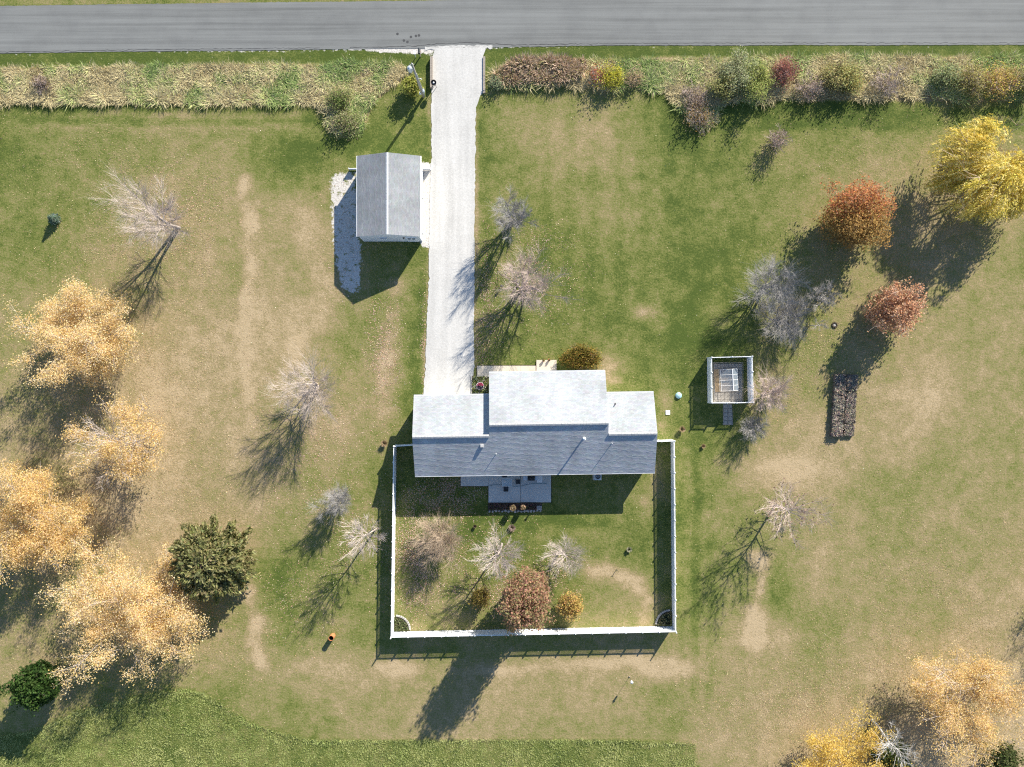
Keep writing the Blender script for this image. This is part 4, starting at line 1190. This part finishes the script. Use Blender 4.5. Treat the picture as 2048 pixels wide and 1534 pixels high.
# dead ornamental tufts
def tuft(px, py, seed, R_, h, cols, label):
    r = np.random.default_rng(seed); n_ = 260
    az = r.uniform(0, 2 * np.pi, n_); ln = R_ * r.uniform(.2, 1, n_)
    root = np.stack([np.cos(az) * .08, np.sin(az) * .08, 0 * az], 1)
    tip = np.stack([np.cos(az) * ln, np.sin(az) * ln, h * r.uniform(.5, 1, n_)], 1)
    mid = root * .4 + tip * .6 + np.array([0, 0, h * .15])
    wv = np.stack([-np.sin(az), np.cos(az), 0 * az], 1) * .022
    V = np.stack([root - wv, mid - wv, tip, mid + wv], 1).reshape(-1, 3)
    o = np_mesh('grass_tuft', V, np.arange(4 * n_).reshape(-1, 4), M['weed'], None, pal(r, n_, cols))
    o.location = (*P(px, py), 0); tag(o, label, 'plant', 'small clumps on the lawn')
TAN = [(.50, .38, .24), (.42, .30, .2), (.34, .26, .14)]
tuft(770, 886, 1, .5, .6, TAN, 'small tan grass clump outside the left corner of the fence')
tuft(1363, 858, 2, .45, .6, TAN, 'small tan grass clump above the right corner of the fence')
tuft(1258, 1098, 3, .4, .4, [(.3, .32, .2), (.45, .4, .3)], 'pale weed clump inside the right part of the fenced yard')
tuft(1406, 892, 4, .3, .3, TAN, 'tiny pale clump on the lawn right of the backyard fence')
tuft(1024, 1055, 5, .5, .35, [(.4, .3, .26), (.34, .24, .2)], 'low brown clump on the lawn just past the shade of the house')
tuft(950, 1052, 6, .25, .35, [(.12, .1, .08), (.2, .15, .1)], 'dark little clump on the lawn below the patio')

# ------------------------------------------------------------------ fallen leaves
def litter(name, label, spots, n_, size, cols, seed):
    r = np.random.default_rng(seed)
    wt = np.array([s[4] for s in spots], float); wt /= wt.sum()
    k = r.choice(len(spots), n_, p=wt)
    sp = np.array([s[:4] for s in spots], float)[k]
    px = sp[:, 0] + r.normal(0, .55, n_) * sp[:, 2]; py = sp[:, 1] + r.normal(0, .55, n_) * sp[:, 3]
    x = (px - 1024) / S; y = (767 - py) / S
    keep = fbm(x, y, .7, seed + 5, 3) + r.normal(0, .12, n_) > .42
    # none on the paving, the roofs' footprints or the road
    for poly in ([(848, 90), (972, 90), (952, 320), (950, 800), (846, 800), (860, 500), (842, 500), (842, 320), (862, 300)], [(826, 770), (1315, 770), (1315, 948), (826, 952)], [(-100, -20), (2200, -20), (2200, 95), (-100, 112)], [(715, 300), (845, 300), (845, 483), (715, 483)]):
        keep &= ~(inside(px, py, poly) & (r.random(n_) > .03))
    x = x[keep]; y = y[keep]; q = len(x)
    C = np.stack([x, y, r.uniform(.012, .03, q)], 1)
    N = r.normal(0, .35, (q, 3)); N[:, 2] = 1; N /= np.linalg.norm(N, axis=1)[:, None]
    T = r.normal(0, 1, (q, 3)); T -= N * (T * N).sum(1)[:, None]; T /= np.linalg.norm(T, axis=1)[:, None]
    B = np.cross(N, T); sz = size * r.uniform(.6, 1.3, (q, 1))
    V = np.stack([C - T * sz * .6, C + B * sz * .45, C + T * sz * .6, C - B * sz * .45], 1).reshape(-1, 3)
    o = np_mesh(name, V, np.arange(4 * q).reshape(-1, 4), M['litter'], None, pal(r, q, cols, .18))
    tag(o, label, 'leaves', kind='stuff')
LT = [(.42, .31, .17), (.36, .26, .14), (.50, .40, .24), (.27, .19, .11)]
litter('fallen_leaves', 'golden tan leaves strewn under the left trees', [(150, 760, 260, 300, 3), (300, 600, 220, 260, 3), (330, 1000, 200, 260, 3), (120, 1200, 200, 240, 2), (400, 1250, 180, 160, 1.5), (330, 440, 140, 130, 1.6), (200, 330, 260, 130, .8)], 70000, .066, LT, 301)
litter('fallen_leaves', 'golden leaves strewn over the bottom right lawn', [(1850, 1400, 260, 190, 4), (1650, 1420, 220, 130, 3), (1900, 1180, 240, 170, 2), (1750, 1000, 300, 240, 1), (1500, 1420, 180, 110, 1), (1700, 620, 170, 170, 1), (1780, 330, 260, 120, 1), (1620, 740, 150, 130, 1.2)], 60000, .064, LT, 302)
PK = [(.44, .27, .20), (.52, .36, .28), (.36, .2, .14), (.58, .44, .34)]
litter('fallen_leaves', 'pinkish brown leaves around the bare trees and yard', [(865, 1100, 90, 95, 3), (830, 1130, 45, 110, 2.6), (890, 990, 80, 45, 2.2), (1000, 1180, 100, 60, 2), (1110, 1150, 60, 60, .8), (1060, 560, 100, 110, 1.7), (970, 640, 30, 130, 1.7), (770, 700, 40, 130, 1.6), (850, 700, 10, 110, .6), (620, 900, 110, 150, 2.2), (690, 1080, 80, 120, 1), (600, 1200, 90, 100, .7), (1040, 500, 130, 60, .5), (330, 440, 120, 100, 1.5), (1000, 1080, 60, 60, .6), (690, 500, 40, 130, .5)], 46000, .07, PK, 303)
litter('fallen_leaves', 'scattered pale leaves over the whole lawn', [(1024, 767, 1100, 800, 1)], 6000, .06, [(.62, .56, .42), (.56, .46, .30), (.50, .38, .22)], 304)

# ------------------------------------------------------------------ culvert walls, pole, mailbox and other street furniture
for pts, label, lean_ in (([(861, 116), (866.5, 116), (866.5, 178), (861, 178)], 'timber culvert wall on the left side of the driveway mouth', 3),
                          ([(966, 114), (970.5, 114), (970.5, 187), (966, 187)], 'timber culvert wall on the right side of the driveway mouth', 1)):
    (xa, ya), (xb, yb) = P(*pts[0]), P(*pts[2])
    e = empty('culvert_wall', ((xa + xb) / 2, (ya + yb) / 2, 0)); tag(e, label, 'wall', 'culvert walls beside the driveway')
    W_, L_ = (xb - xa), (ya - yb)
    for q in range(2):
        for z in range(lean_):
            MB().cbox(((q - .5) * W_ * .5, rr.uniform(-.03, .03), z * .17), (W_ * .5 - .012, L_, .165), 0, .012).build('timber', M['timber'], e)

bx_, by_ = P(847, 193)
up = empty('utility_pole', (bx_, by_, 0)); tag(up, 'wooden utility pole with grey transformer left of the driveway', 'utility pole')
PH = 7.6
top = (-.25, .30)
def pp(z): return (top[0] * z / PH, top[1] * z / PH, z)
MB().tube([pp(-.1), pp(PH * .5), pp(PH)], [.16, .13, .105], 12).build('pole', M['pole_wood'], up, smooth=True)
c = pp(PH - 1.1)
tf = MB().lathe([(.2, 0), (.24, .03), (.24, .75), (.2, .82), (.06, .86)], 14, (c[0] - .42, c[1] + .02, c[2] - .5)).build('transformer', M['steel'], up, smooth=False)
MB().lathe([(.04, .86), (.07, .92), (.04, .98), (.06, 1.04), (.02, 1.1)], 8, (c[0] - .42, c[1] + .02, c[2] - .5)).build('bushing', M['white'], tf)
MB().box(c[0] - .2, c[0] - .08, c[1] - .04, c[1] + .06, c[2] - .2, c[2] + .1).build('bracket', M['steel'], tf)
c = pp(PH - .25)
MB().tube([(c[0] - .25, c[1], c[2]), (c[0] + .2, c[1] + .1, c[2])], .03, 6).build('crossarm', M['steel'], up)
MB().lathe([(.03, 0), (.06, .06), (.03, .12), (.05, .18), (.02, .22)], 8, (c[0], c[1], c[2] + .25)).build('insulator', M['steel'], up)
c = pp(4.4)
MB().tube([(c[0] + .1, c[1], c[2]), (c[0] + .35, c[1] - .1, c[2] + .25), (c[0] + .55, c[1] - .2, c[2] + .2)], .035, 6).build('lamp_arm', M['white'], up)
MB().cbox((.17, .02, 1.2), (.24, .34, .5), .2, .03).build('meter_box', M['steel'], up)
MB().cbox((-.24, -.06, .9), (.2, .2, .35), .2, .03).build('meter_box', M['white'], up)
MB().tube([(.16, .02, .0), (.15, .03, 1.25), (pp(5.5)[0] + .13, pp(5.5)[1], 5.5)], .03, 6).build('conduit', M['steel'], up)

x, y = P(841, 113)
mbx = empty('mailbox', (x, y, 0)); tag(mbx, 'dark mailbox on a post at the road edge', 'mailbox')
MB().cbox((0, 0, 0), (.1, .1, 1.05), 0, .01).build('post', M['timber'], mbx)
prof = [(-.14, 1.05), (.14, 1.05), (.14, 1.22)] + [(.14 * math.cos(a), 1.22 + .14 * math.sin(a)) for a in (math.pi * q / 8 for q in range(1, 8))] + [(-.14, 1.22)]
MB().yprism(prof, -.22, .36).build('box', M['dark'], mbx)
MB().box(.142, .155, -.05, .0, 1.15, 1.38).build('flag', simple('red_flag', (.4, .03, .02)), mbx)
x, y = P(831.5, 115)
nb_ = empty('newspaper_box', (x, y, 0)); tag(nb_, 'white newspaper tube beside the mailbox', 'mailbox')
MB().cbox((0, 0, 0), (.06, .06, .9), 0, .005).build('post', M['steel'], nb_)
MB().yprism([(-.09, .9), (.09, .9), (.09, 1.1), (-.09, 1.1)], -.1, .32).build('tube', M['white'], nb_)

x, y = P(869.5, 174)
tub = empty('driveway_planter', (x, y, 0)); tag(tub, 'round black tub with white centre on a stand at the driveway edge', 'planter')
MB().tube([(-.2, -.05, 0), (-.12, 0, 1.0)], .03, 6).build('leg', M['black'], tub); MB().tube([(.2, -.05, 0), (.12, 0, 1.0)], .03, 6).build('leg', M['black'], tub)
MB().tube([(0, .2, 0), (0, .1, 1.0)], .03, 6).build('leg', M['black'], tub)
MB().lathe([(.16, .98), (.28, 1.02), (.32, 1.25), (.30, 1.25), (.26, 1.1), (.05, 1.08)], 20).build('bowl', M['black'], tub, smooth=False)
MB().lathe([(.09, 1.1), (.10, 1.2), (.05, 1.28)], 12).build('ornament', M['white'], tub)

x, y = P(666, 1271)
bar = empty('burn_barrel', (x, y, 0)); tag(bar, 'rusty orange open barrel on the lawn outside the fence corner', 'barrel')
MB().lathe([(.27, 0), (.285, .02), (.28, .28), (.295, .3), (.28, .32), (.28, .56), (.295, .58), (.28, .6), (.28, .86), (.295, .88), (.27, .88), (.265, .1), (.02, .09)], 24).build('drum', M['rust'], bar)
MB().lathe([(.262, .1), (.262, .8), (.255, .8), (.25, .12), (.02, .11)], 24).build('charred_lining', M['char'], bar)

x, y = P(1357, 791)
sp_ = MB().lathe([(.36, 0), (.36, .1), (.30, .13), (.29, .2), (.12, .27), (.01, .28)], 20).build('septic_riser', M['aqua'], None, (x, y, 0)); tag(sp_, 'pale aqua domed round lid in the lawn right of the house', 'lid')
x, y = P(1335.5, 825)
sl_ = MB().cbox((0, 0, 0), (.5, .5, .07), 0, .015).build('access_lid', M['white'], None, (x, y, 0)); tag(sl_, 'small white square lid in the lawn right of the house', 'lid')

x, y = P(1259, 1353)
bf = empty('bird_feeder', (x, y, 0)); tag(bf, 'bird feeder on a thin pole in the bottom lawn', 'bird feeder')
MB().tube([(0, 0, 0), (0, 0, 1.3)], .014, 6).build('pole', M['black'], bf)
MB().lathe([(.07, 1.28), (.1, 1.3), (.1, 1.58), (.16, 1.6), (.03, 1.7)], 14).build('feeder', M['white'], bf); MB().lathe([(.03, 1.7), (.035, 1.74), (.01, 1.76)], 8).build('knob', M['black'], bf)
MB().cbox((0, 0, 0), (.12, .12, .1), 0, .01).build('ground_socket', M['timber'], bf)
x, y = P(1233, 1139)
sk = empty('garden_stake', (x, y, 0)); tag(sk, 'short dark stake on the dry grass of the fenced yard', 'stake')
MB().tube([(0, 0, 0), (0, 0, .42)], [.035, .03], 6).build('shaft', M['dark'], sk); MB().cbox((0, 0, .42), (.09, .09, .05), .3, .01).build('head', M['dark'], sk)
x, y = P(1669, 650)
fp = empty('stone_ring', (x, y, 0)); tag(fp, 'small dark stone ring with pale middle right of the sapling', 'fire pit')
for q in range(9):
    a = 2 * math.pi * q / 9
    MB().cbox((.27 * math.cos(a), .27 * math.sin(a), 0), (.17, .15, .12), a, .03).build('stone', M['soil'], fp)
MB().lathe([(.16, 0), (.15, .05), (.02, .06)], 10).build('ash', M['stone'], fp)
# stump pieces under the pink tree
for px, py, s_, label in ((1036, 569, .34, 'dark log stump beside the trunk of the pinkish tree'), (1030, 578, .28, 'smaller log stump beside the pinkish tree')):
    x, y = P(px, py)
    o = empty('log_stump', (x, y, 0)); tag(o, label, 'stump', 'log stumps')
    MB().lathe([(s_ * .56, 0), (s_ * .5, .1), (s_ * .5, .4), (s_ * .46, .42)], 12).build('bark', BARK['brown'], o)
    MB().lathe([(s_ * .45, .42), (s_ * .44, .428), (.01, .43)], 12).build('cut_face', M['timber'], o)
x, y = P(1003, 573)
pc = empty('yard_ornament', (x, y, 0)); tag(pc, 'small dark two-legged ornament left of the pinkish tree', 'ornament')
for s_ in (-.12, .12): MB().tube([(s_, 0, 0), (s_ * .6, 0, .45)], .025, 6).build('leg', M['dark'], pc)
MB().lathe([(.04, .4), (.13, .5), (.14, .6), (.05, .68)], 10).build('body', M['dark'], pc)

# ------------------------------------------------------------------ straw rows
def straw_block(px, py, W_, L_, h, rot, seed, label):
    r = np.random.default_rng(seed)
    x, y = P(px, py)
    e = empty('straw_block', (x, y, 0), rot); tag(e, label, 'straw bale', 'weathered straw blocks in two rows')
    k, l_ = 8, int(8 * L_ / W_)
    gx_, gy_ = np.meshgrid(np.linspace(-W_ / 2, W_ / 2, k), np.linspace(-L_ / 2, L_ / 2, l_))
    zz = h * (.9 + .18 * r.random(gx_.shape)); edge = (np.abs(gx_) > W_ * .42) | (np.abs(gy_) > L_ * .46)
    zz = np.where(edge, h * .82, zz)
    V = np.stack([gx_.ravel(), gy_.ravel(), zz.ravel()], 1) + r.normal(0, .012, (k * l_, 3))
    i_, j_ = np.meshgrid(np.arange(k - 1), np.arange(l_ - 1)); a = (j_ * k + i_).ravel()
    F = [np.stack([a, a + 1, a + 1 + k, a + k], 1)]
    ringi = list(range(0, k)) + [k - 1 + k * q for q in range(1, l_)] + list(range(k * l_ - 2, k * (l_ - 1) - 1, -1)) + [k * q for q in range(l_ - 2, 0, -1)]
    nv = len(V); low = V[ringi].copy(); low[:, 2] = 0; V = np.vstack([V, low])
    m_ = len(ringi)
    F.append(np.array([(ringi[q], nv + q, nv + (q + 1) % m_, ringi[(q + 1) % m_]) for q in range(m_)])[:, ::-1] * 1)
    F = np.vstack(F)
    base = pal(r, len(F), [(.13, .105, .085), (.18, .15, .12), (.10, .085, .075)], .2)
    np_mesh('core', V, F, M['straw'], e, base)
    n_ = 420
    C = np.stack([r.uniform(-W_ * .52, W_ * .52, n_), r.uniform(-L_ * .5, L_ * .5, n_), h * r.uniform(.9, 1.1, n_)], 1)
    V, F, cc = leaves(r, C, .09, pal(r, n_, [(.15, .125, .10), (.28, .23, .17), (.10, .085, .07), (.34, .29, .23)], .2), 2.0, .8)
    o = np_mesh('loose_straw', V, F, M['straw'], e, cc); o['kind'] = 'stuff'
rot = math.radians(-3.2)
for px, py, W_, L_, h, label in ((1677, 770, 1.25, 2.4, .55, 'topmost straw block in the left straw row'), (1674, 812, 1.25, 2.3, .55, 'middle straw block in the left straw row'), (1671.5, 852, 1.25, 2.35, .55, 'bottom straw block in the left straw row'),
                                 (1702, 766, 1.2, 1.9, .3, 'topmost low straw block in the right straw row'), (1700, 800, 1.2, 1.8, .3, 'second low straw block from the top in the right straw row'), (1698, 832, 1.2, 1.7, .32, 'third low straw block from the top in the right straw row'), (1696, 860, 1.1, 1.3, .32, 'bottom low straw block in the right straw row')):
    straw_block(px, py, W_, L_, h, rot, int(px + py), label)

# ------------------------------------------------------------------ beds and patio things
def quarter_bed(px, py, sx, label, cols, seed):
    x, y = P(px, py); e = empty('corner_bed', (x, y, 0)); tag(e, label, 'flower bed', 'corner beds of the fence')
    R_ = 1.5
    pts = [(0, 0)] + [(sx * R_ * math.cos(a), R_ * math.sin(a)) for a in (math.pi / 2 * q / 10 for q in range(11))]
    if sx < 0: pts = pts[::-1]
    MB().prism(pts, 0, .1).build('soil', M['soil'], e)
    for q in range(10):
        a = math.pi / 2 * (q + .5) / 10
        MB().cbox((sx * (R_ + .1) * math.cos(a), (R_ + .1) * math.sin(a), 0), (.2, .225, .2), a if sx > 0 else math.pi - a, .025).build('edging_stone', M['stone'], e)
    r = np.random.default_rng(seed); n_ = 500
    a = r.uniform(0, math.pi / 2, n_); q = R_ * .95 * np.sqrt(r.random(n_))
    C = np.stack([sx * q * np.cos(a), q * np.sin(a), r.uniform(.12, .35, n_)], 1)
    V, F, cc = leaves(r, C, .13, pal(r, n_, cols, .2), 1.6, .5)
    np_mesh('plants', V, F, M['leaf'], e, cc)
quarter_bed(792, 1259, 1, 'quarter-round bed with stone edging in the left fence corner', [(.14, .17, .07), (.22, .22, .12), (.10, .12, .05)], 5)
quarter_bed(1340, 1248, -1, 'quarter-round bed with stone edging in the right fence corner', [(.12, .14, .07), (.3, .28, .16), (.08, .1, .05)], 6)

# flower bed by the driveway
x0, y0 = P(944, 792); x1, y1 = P(975, 752)
fb = empty('front_flower_bed', ((x0 + x1) / 2, (y0 + y1) / 2, 0)); tag(fb, 'small flower bed between driveway and house front', 'flower bed')
bw, bl = x1 - x0, y1 - y0
MB().box(-bw / 2, bw / 2, -bl / 2, bl / 2, 0, .06).build('soil', M['soil'], fb)
for q in range(9):
    MB().cbox((-bw / 2 - .06, -bl / 2 + (q + .5) * bl / 9, 0), (.13, bl / 9 - .02, .13), 0, .02).build('edging_stone', M['stone'], fb)
r = np.random.default_rng(9); n_ = 1100
C = np.stack([r.uniform(-bw * .46, bw * .46, n_), r.uniform(-bl * .48, bl * .48, n_), r.uniform(.08, .28, n_)], 1)
V, F, cc = leaves(r, C, .12, pal(r, n_, [(.22, .28, .08), (.34, .36, .12), (.60, .58, .50), (.14, .18, .06)], .2), 1.5, .6); np_mesh('plants', V, F, M['leaf'], fb, cc)
x, y = P(960.5, 772)
pl = empty('flower_planter', (x, y, 0)); tag(pl, 'round white-rimmed planter with pink and purple flowers in the front bed', 'planter')
MB().lathe([(.3, 0), (.36, .42), (.44, .45), (.44, .5), (.37, .5), (.35, .4), (.02, .39)], 20).build('pot', M['white'], pl)
n_ = 420; a = r.uniform(0, 2 * np.pi, n_); q = .4 * np.sqrt(r.random(n_))
C = np.stack([q * np.cos(a), q * np.sin(a), .48 + r.uniform(0, .2, n_)], 1)
cc = np.where((C[:, 1:2] > .02), pal(r, n_, [(.50, .12, .20), (.44, .08, .14)], .2), pal(r, n_, [(.10, .08, .14), (.16, .12, .2), (.05, .07, .04)], .2))
V, F, cc = leaves(r, C, .1, cc, 1.2, .7); np_mesh('flowers', V, F, M['leaf'], pl, cc)
# pots on the front stoop
for px, py, label, cl in ((1087, 721, 'small terracotta pot at the edge of the front stoop, left one', (.32, .16, .1)), (1098, 720, 'small terracotta pot at the edge of the front stoop, right one', (.3, .14, .09))):
    x, y = P(px, py); e = empty('flower_pot', (x, y, .16)); tag(e, label, 'pot', 'pots on the stoop')
    MB().lathe([(.09, 0), (.13, .2), (.15, .2), (.15, .25), (.12, .25), (.01, .22)], 12).build('pot', M['rust'], e)
    V, F, cc = leaves(r, r.normal(0, .06, (40, 3)) + np.array([0, 0, .3]), .09, pal(r, 40, [(.2, .14, .1), (.14, .16, .06)], .2)); np_mesh('plant', V, F, M['leaf'], e, cc)
# red flowers beside the stoop
x, y = P(1064, 744); o = empty('red_flowers', (x, y, .07)); tag(o, 'low red flowers at the house wall beside the stoop', 'flowers')
MB().cbox((0, 0, 0), (.8, .22, .16), 0, .02).build('trough', M['wood_tan'], o)
C = np.stack([r.uniform(-.4, .4, 120), r.uniform(-.1, .1, 120), r.uniform(.16, .32, 120)], 1)
V, F, cc = leaves(r, C, .09, pal(r, 120, [(.5, .08, .06), (.2, .2, .06), (.55, .2, .14)], .2)); np_mesh('blooms', V, F, M['leaf'], o, cc)

# bed south of the patio
x0, y0 = P(976, 1022); x1, y1 = P(1084, 1006)
pb = empty('patio_bed', ((x0 + x1) / 2, (y0 + y1) / 2, 0)); tag(pb, 'rock-edged planting bed along the south edge of the patio', 'flower bed')
bw, bl = x1 - x0, y1 - y0
MB().box(-bw / 2, bw / 2, -bl / 2, bl / 2, 0, .07).build('soil', M['soil'], pb)
rs = random.Random(4)
for q in range(17):
    s_ = rs.uniform(.2, .34)
    MB().cbox((-bw / 2 + (q + .5) * bw / 17, -bl / 2 + rs.uniform(-.06, .08), 0), (s_, s_ * .8, .16), rs.uniform(0, 3), .05).build('rock', M['stone'], pb)
for q in range(6):
    MB().cbox((bw / 2 - .15 - .2 * (q % 3), -bl / 2 + .25 + .25 * (q // 3), .05), (.24, .2, .14), rs.uniform(0, 3), .05).build('rock', M['stone'], pb)
n_ = 1500; C = np.stack([r.uniform(-bw * .48, bw * .4, n_), r.uniform(-bl * .3, bl * .5, n_), r.uniform(.08, .3, n_)], 1)
V, F, cc = leaves(r, C, .12, pal(r, n_, [(.16, .09, .09), (.22, .14, .13), (.12, .13, .06), (.3, .2, .14)], .2)); np_mesh('plants', V, F, M['leaf'], pb, cc)
for px, py, R_, h, label in ((1026, 1013, .33, 1.0, 'left tall orange mum in the patio bed'), (1046, 1012, .27, .95, 'right orange mum in the patio bed')):
    x, y = P(px, py); e = empty('orange_mum', (x, y, .05)); tag(e, label, 'plant', 'orange plants in the patio bed')
    st_ = MB()
    for q in range(8):
        a = 2 * math.pi * q / 8; st_.tube([(0, 0, 0), (.2 * math.cos(a), .2 * math.sin(a), h * .8)], .012, 5)
    st_.build('stems', BARK['tan'], e)
    n_ = 420; a = r.uniform(0, 2 * np.pi, n_); q = R_ * np.sqrt(r.random(n_))
    C = np.stack([q * np.cos(a), q * np.sin(a), h * r.uniform(.6, 1.05, n_)], 1)
    V, F, cc = leaves(r, C, .11, pal(r, n_, [(.46, .32, .2), (.52, .40, .27), (.34, .23, .15), (.2, .18, .08)], .15)); np_mesh('blooms', V, F, M['leaf'], e, cc)

# patio furniture (in the shade of the house)
ZP = .09
x, y = P(1014, 963)
tb_ = empty('patio_table', (x, y, ZP)); tag(tb_, 'glass-topped patio table in the shade of the house', 'table')
MB().box(-.52, .52, -.42, .42, .70, .712).build('glass_top', M['table_glass'], tb_)
MB().tube([(-.53, -.43, .70), (.53, -.43, .70), (.53, .43, .70), (-.53, .43, .70), (-.53, -.43, .70)], .018, 6).build('rim', M['white'], tb_)
for sx in (-1, 1):
    for sy in (-1, 1): MB().tube([(sx * .48, sy * .38, .0), (sx * .45, sy * .36, .69)], .018, 6).build('leg', M['white'], tb_)
x, y = P(1009.5, 963, .8)
ln = empty('table_lantern', (x, y, ZP + .712)); tag(ln, 'small white lantern standing on the patio table', 'lantern')
MB().lathe([(.09, 0), (.1, .03), (.07, .05), (.09, .22), (.04, .28)], 12).build('body', M['white'], ln); MB().lathe([(.045, .28), (.03, .33), (.008, .34)], 10).build('top', M['black'], ln)
def chair(px, py, rz, label):
    x, y = P(px, py); e = empty('patio_chair', (x, y, ZP), rz); tag(e, label, 'chair', 'dark patio chairs')
    MB().cbox((0, 0, .40), (.5, .5, .05), 0, .015).build('seat', M['dark'], e)
    b2 = MB(); b2.box(-.25, .25, .22, .26, .45, .92); b2.build('backrest', M['dark'], e)
    for sx in (-1, 1):
        for sy in (-1, 1): MB().tube([(sx * .22, sy * .22, 0), (sx * .22, sy * .22, .40)], .016, 6).build('leg', M['black'], e)
        MB().tube([(sx * .26, .24, .62), (sx * .26, -.2, .62), (sx * .26, -.2, .42)], .016, 6).build('armrest', M['black'], e)
chair(1009, 949, 0, 'dark patio chair between the glass table and the house wall')
chair(1035.5, 962, -math.pi / 2, 'dark patio chair right of the glass table')
chair(1012, 976, math.pi, 'dark patio chair below the glass table')
x, y = P(1062, 954)
gr = empty('barbecue_grill', (x, y, ZP)); tag(gr, 'black barbecue grill with grey side shelf against the back of the house', 'grill')
MB().cbox((0, -.05, .1), (.8, .5, .65), 0, .02).build('cabinet', M['dark'], gr)
MB().xprism([(-.3, .75), (.2, .75), (.2, .95), (.05, 1.08), (-.2, 1.02)], -.4, .4).build('lid', M['black'], gr)
MB().box(-.9, -.42, -.25, .2, .74, .78).build('side_shelf', M['steel'], gr); MB().box(.42, .75, -.25, .2, .74, .78).build('side_shelf', M['steel'], gr)
MB().tube([(-.3, -.34, .9), (.3, -.34, .9)], .016, 6).build('handle', M['steel'], gr)
for sx in (-1, 1): MB().lathe([(.02, 0), (.05, .0), (.05, .1), (.02, .1)], 8, (sx * .35, -.05, 0)).build('wheel', M['black'], gr)
x, y = P(1079, 955)
ps = empty('plant_stand', (x, y, ZP)); tag(ps, 'slatted white bench right of the barbecue grill', 'bench')
for q in range(5): MB().box(-.28 + q * .12, -.19 + q * .12, -.5, .3, .42, .45).build('slat', M['white'], ps)
for sx in (-.25, .25):
    for sy in (-.45, .25): MB().cbox((sx, sy, 0), (.05, .05, .42)).build('leg', M['white'], ps)
hs = [P(978, 971), P(990, 969.5), P(1003, 969), P(1016, 970.5), P(1030, 972.5), P(1042, 972), P(1056, 968.5), P(1070, 966.5), P(1086, 966.5), P(1094, 967)]
o = MB().tube([(p[0], p[1], ZP + .025) for p in hs], .022, 6).build('garden_hose', simple('hose_green', (.10, .22, .26), .5), None); tag(o, 'blue green garden hose lying across the patio', 'hose')
x, y = P(1194, 951)
ac = empty('air_conditioner', (x, y, 0)); tag(ac, 'square air conditioner unit behind the house right of the patio', 'air conditioner')
MB().cbox((0, 0, 0), (1.0, 1.0, .08), 0, .01).build('pad', M['concrete_grey'], ac)
MB().cbox((0, 0, .08), (.82, .82, .78), 0, .03).build('cabinet', M['gutter'], ac)
MB().lathe([(.30, .862), (.30, .875), (.02, .88)], 20).build('fan_opening', M['dark'], ac)
for q in range(4):
    a = math.pi / 4 * q; MB().tube([(-.32 * math.cos(a), -.32 * math.sin(a), .895), (.32 * math.cos(a), .32 * math.sin(a), .895)], .008, 5).build('grille_bar', M['steel'], ac)
for r_ in (.15, .32):
    pts = [(r_ * math.cos(2 * math.pi * q / 20), r_ * math.sin(2 * math.pi * q / 20), .895) for q in range(21)]
    MB().tube(pts, .007, 5).build('grille_ring', M['steel'], ac)
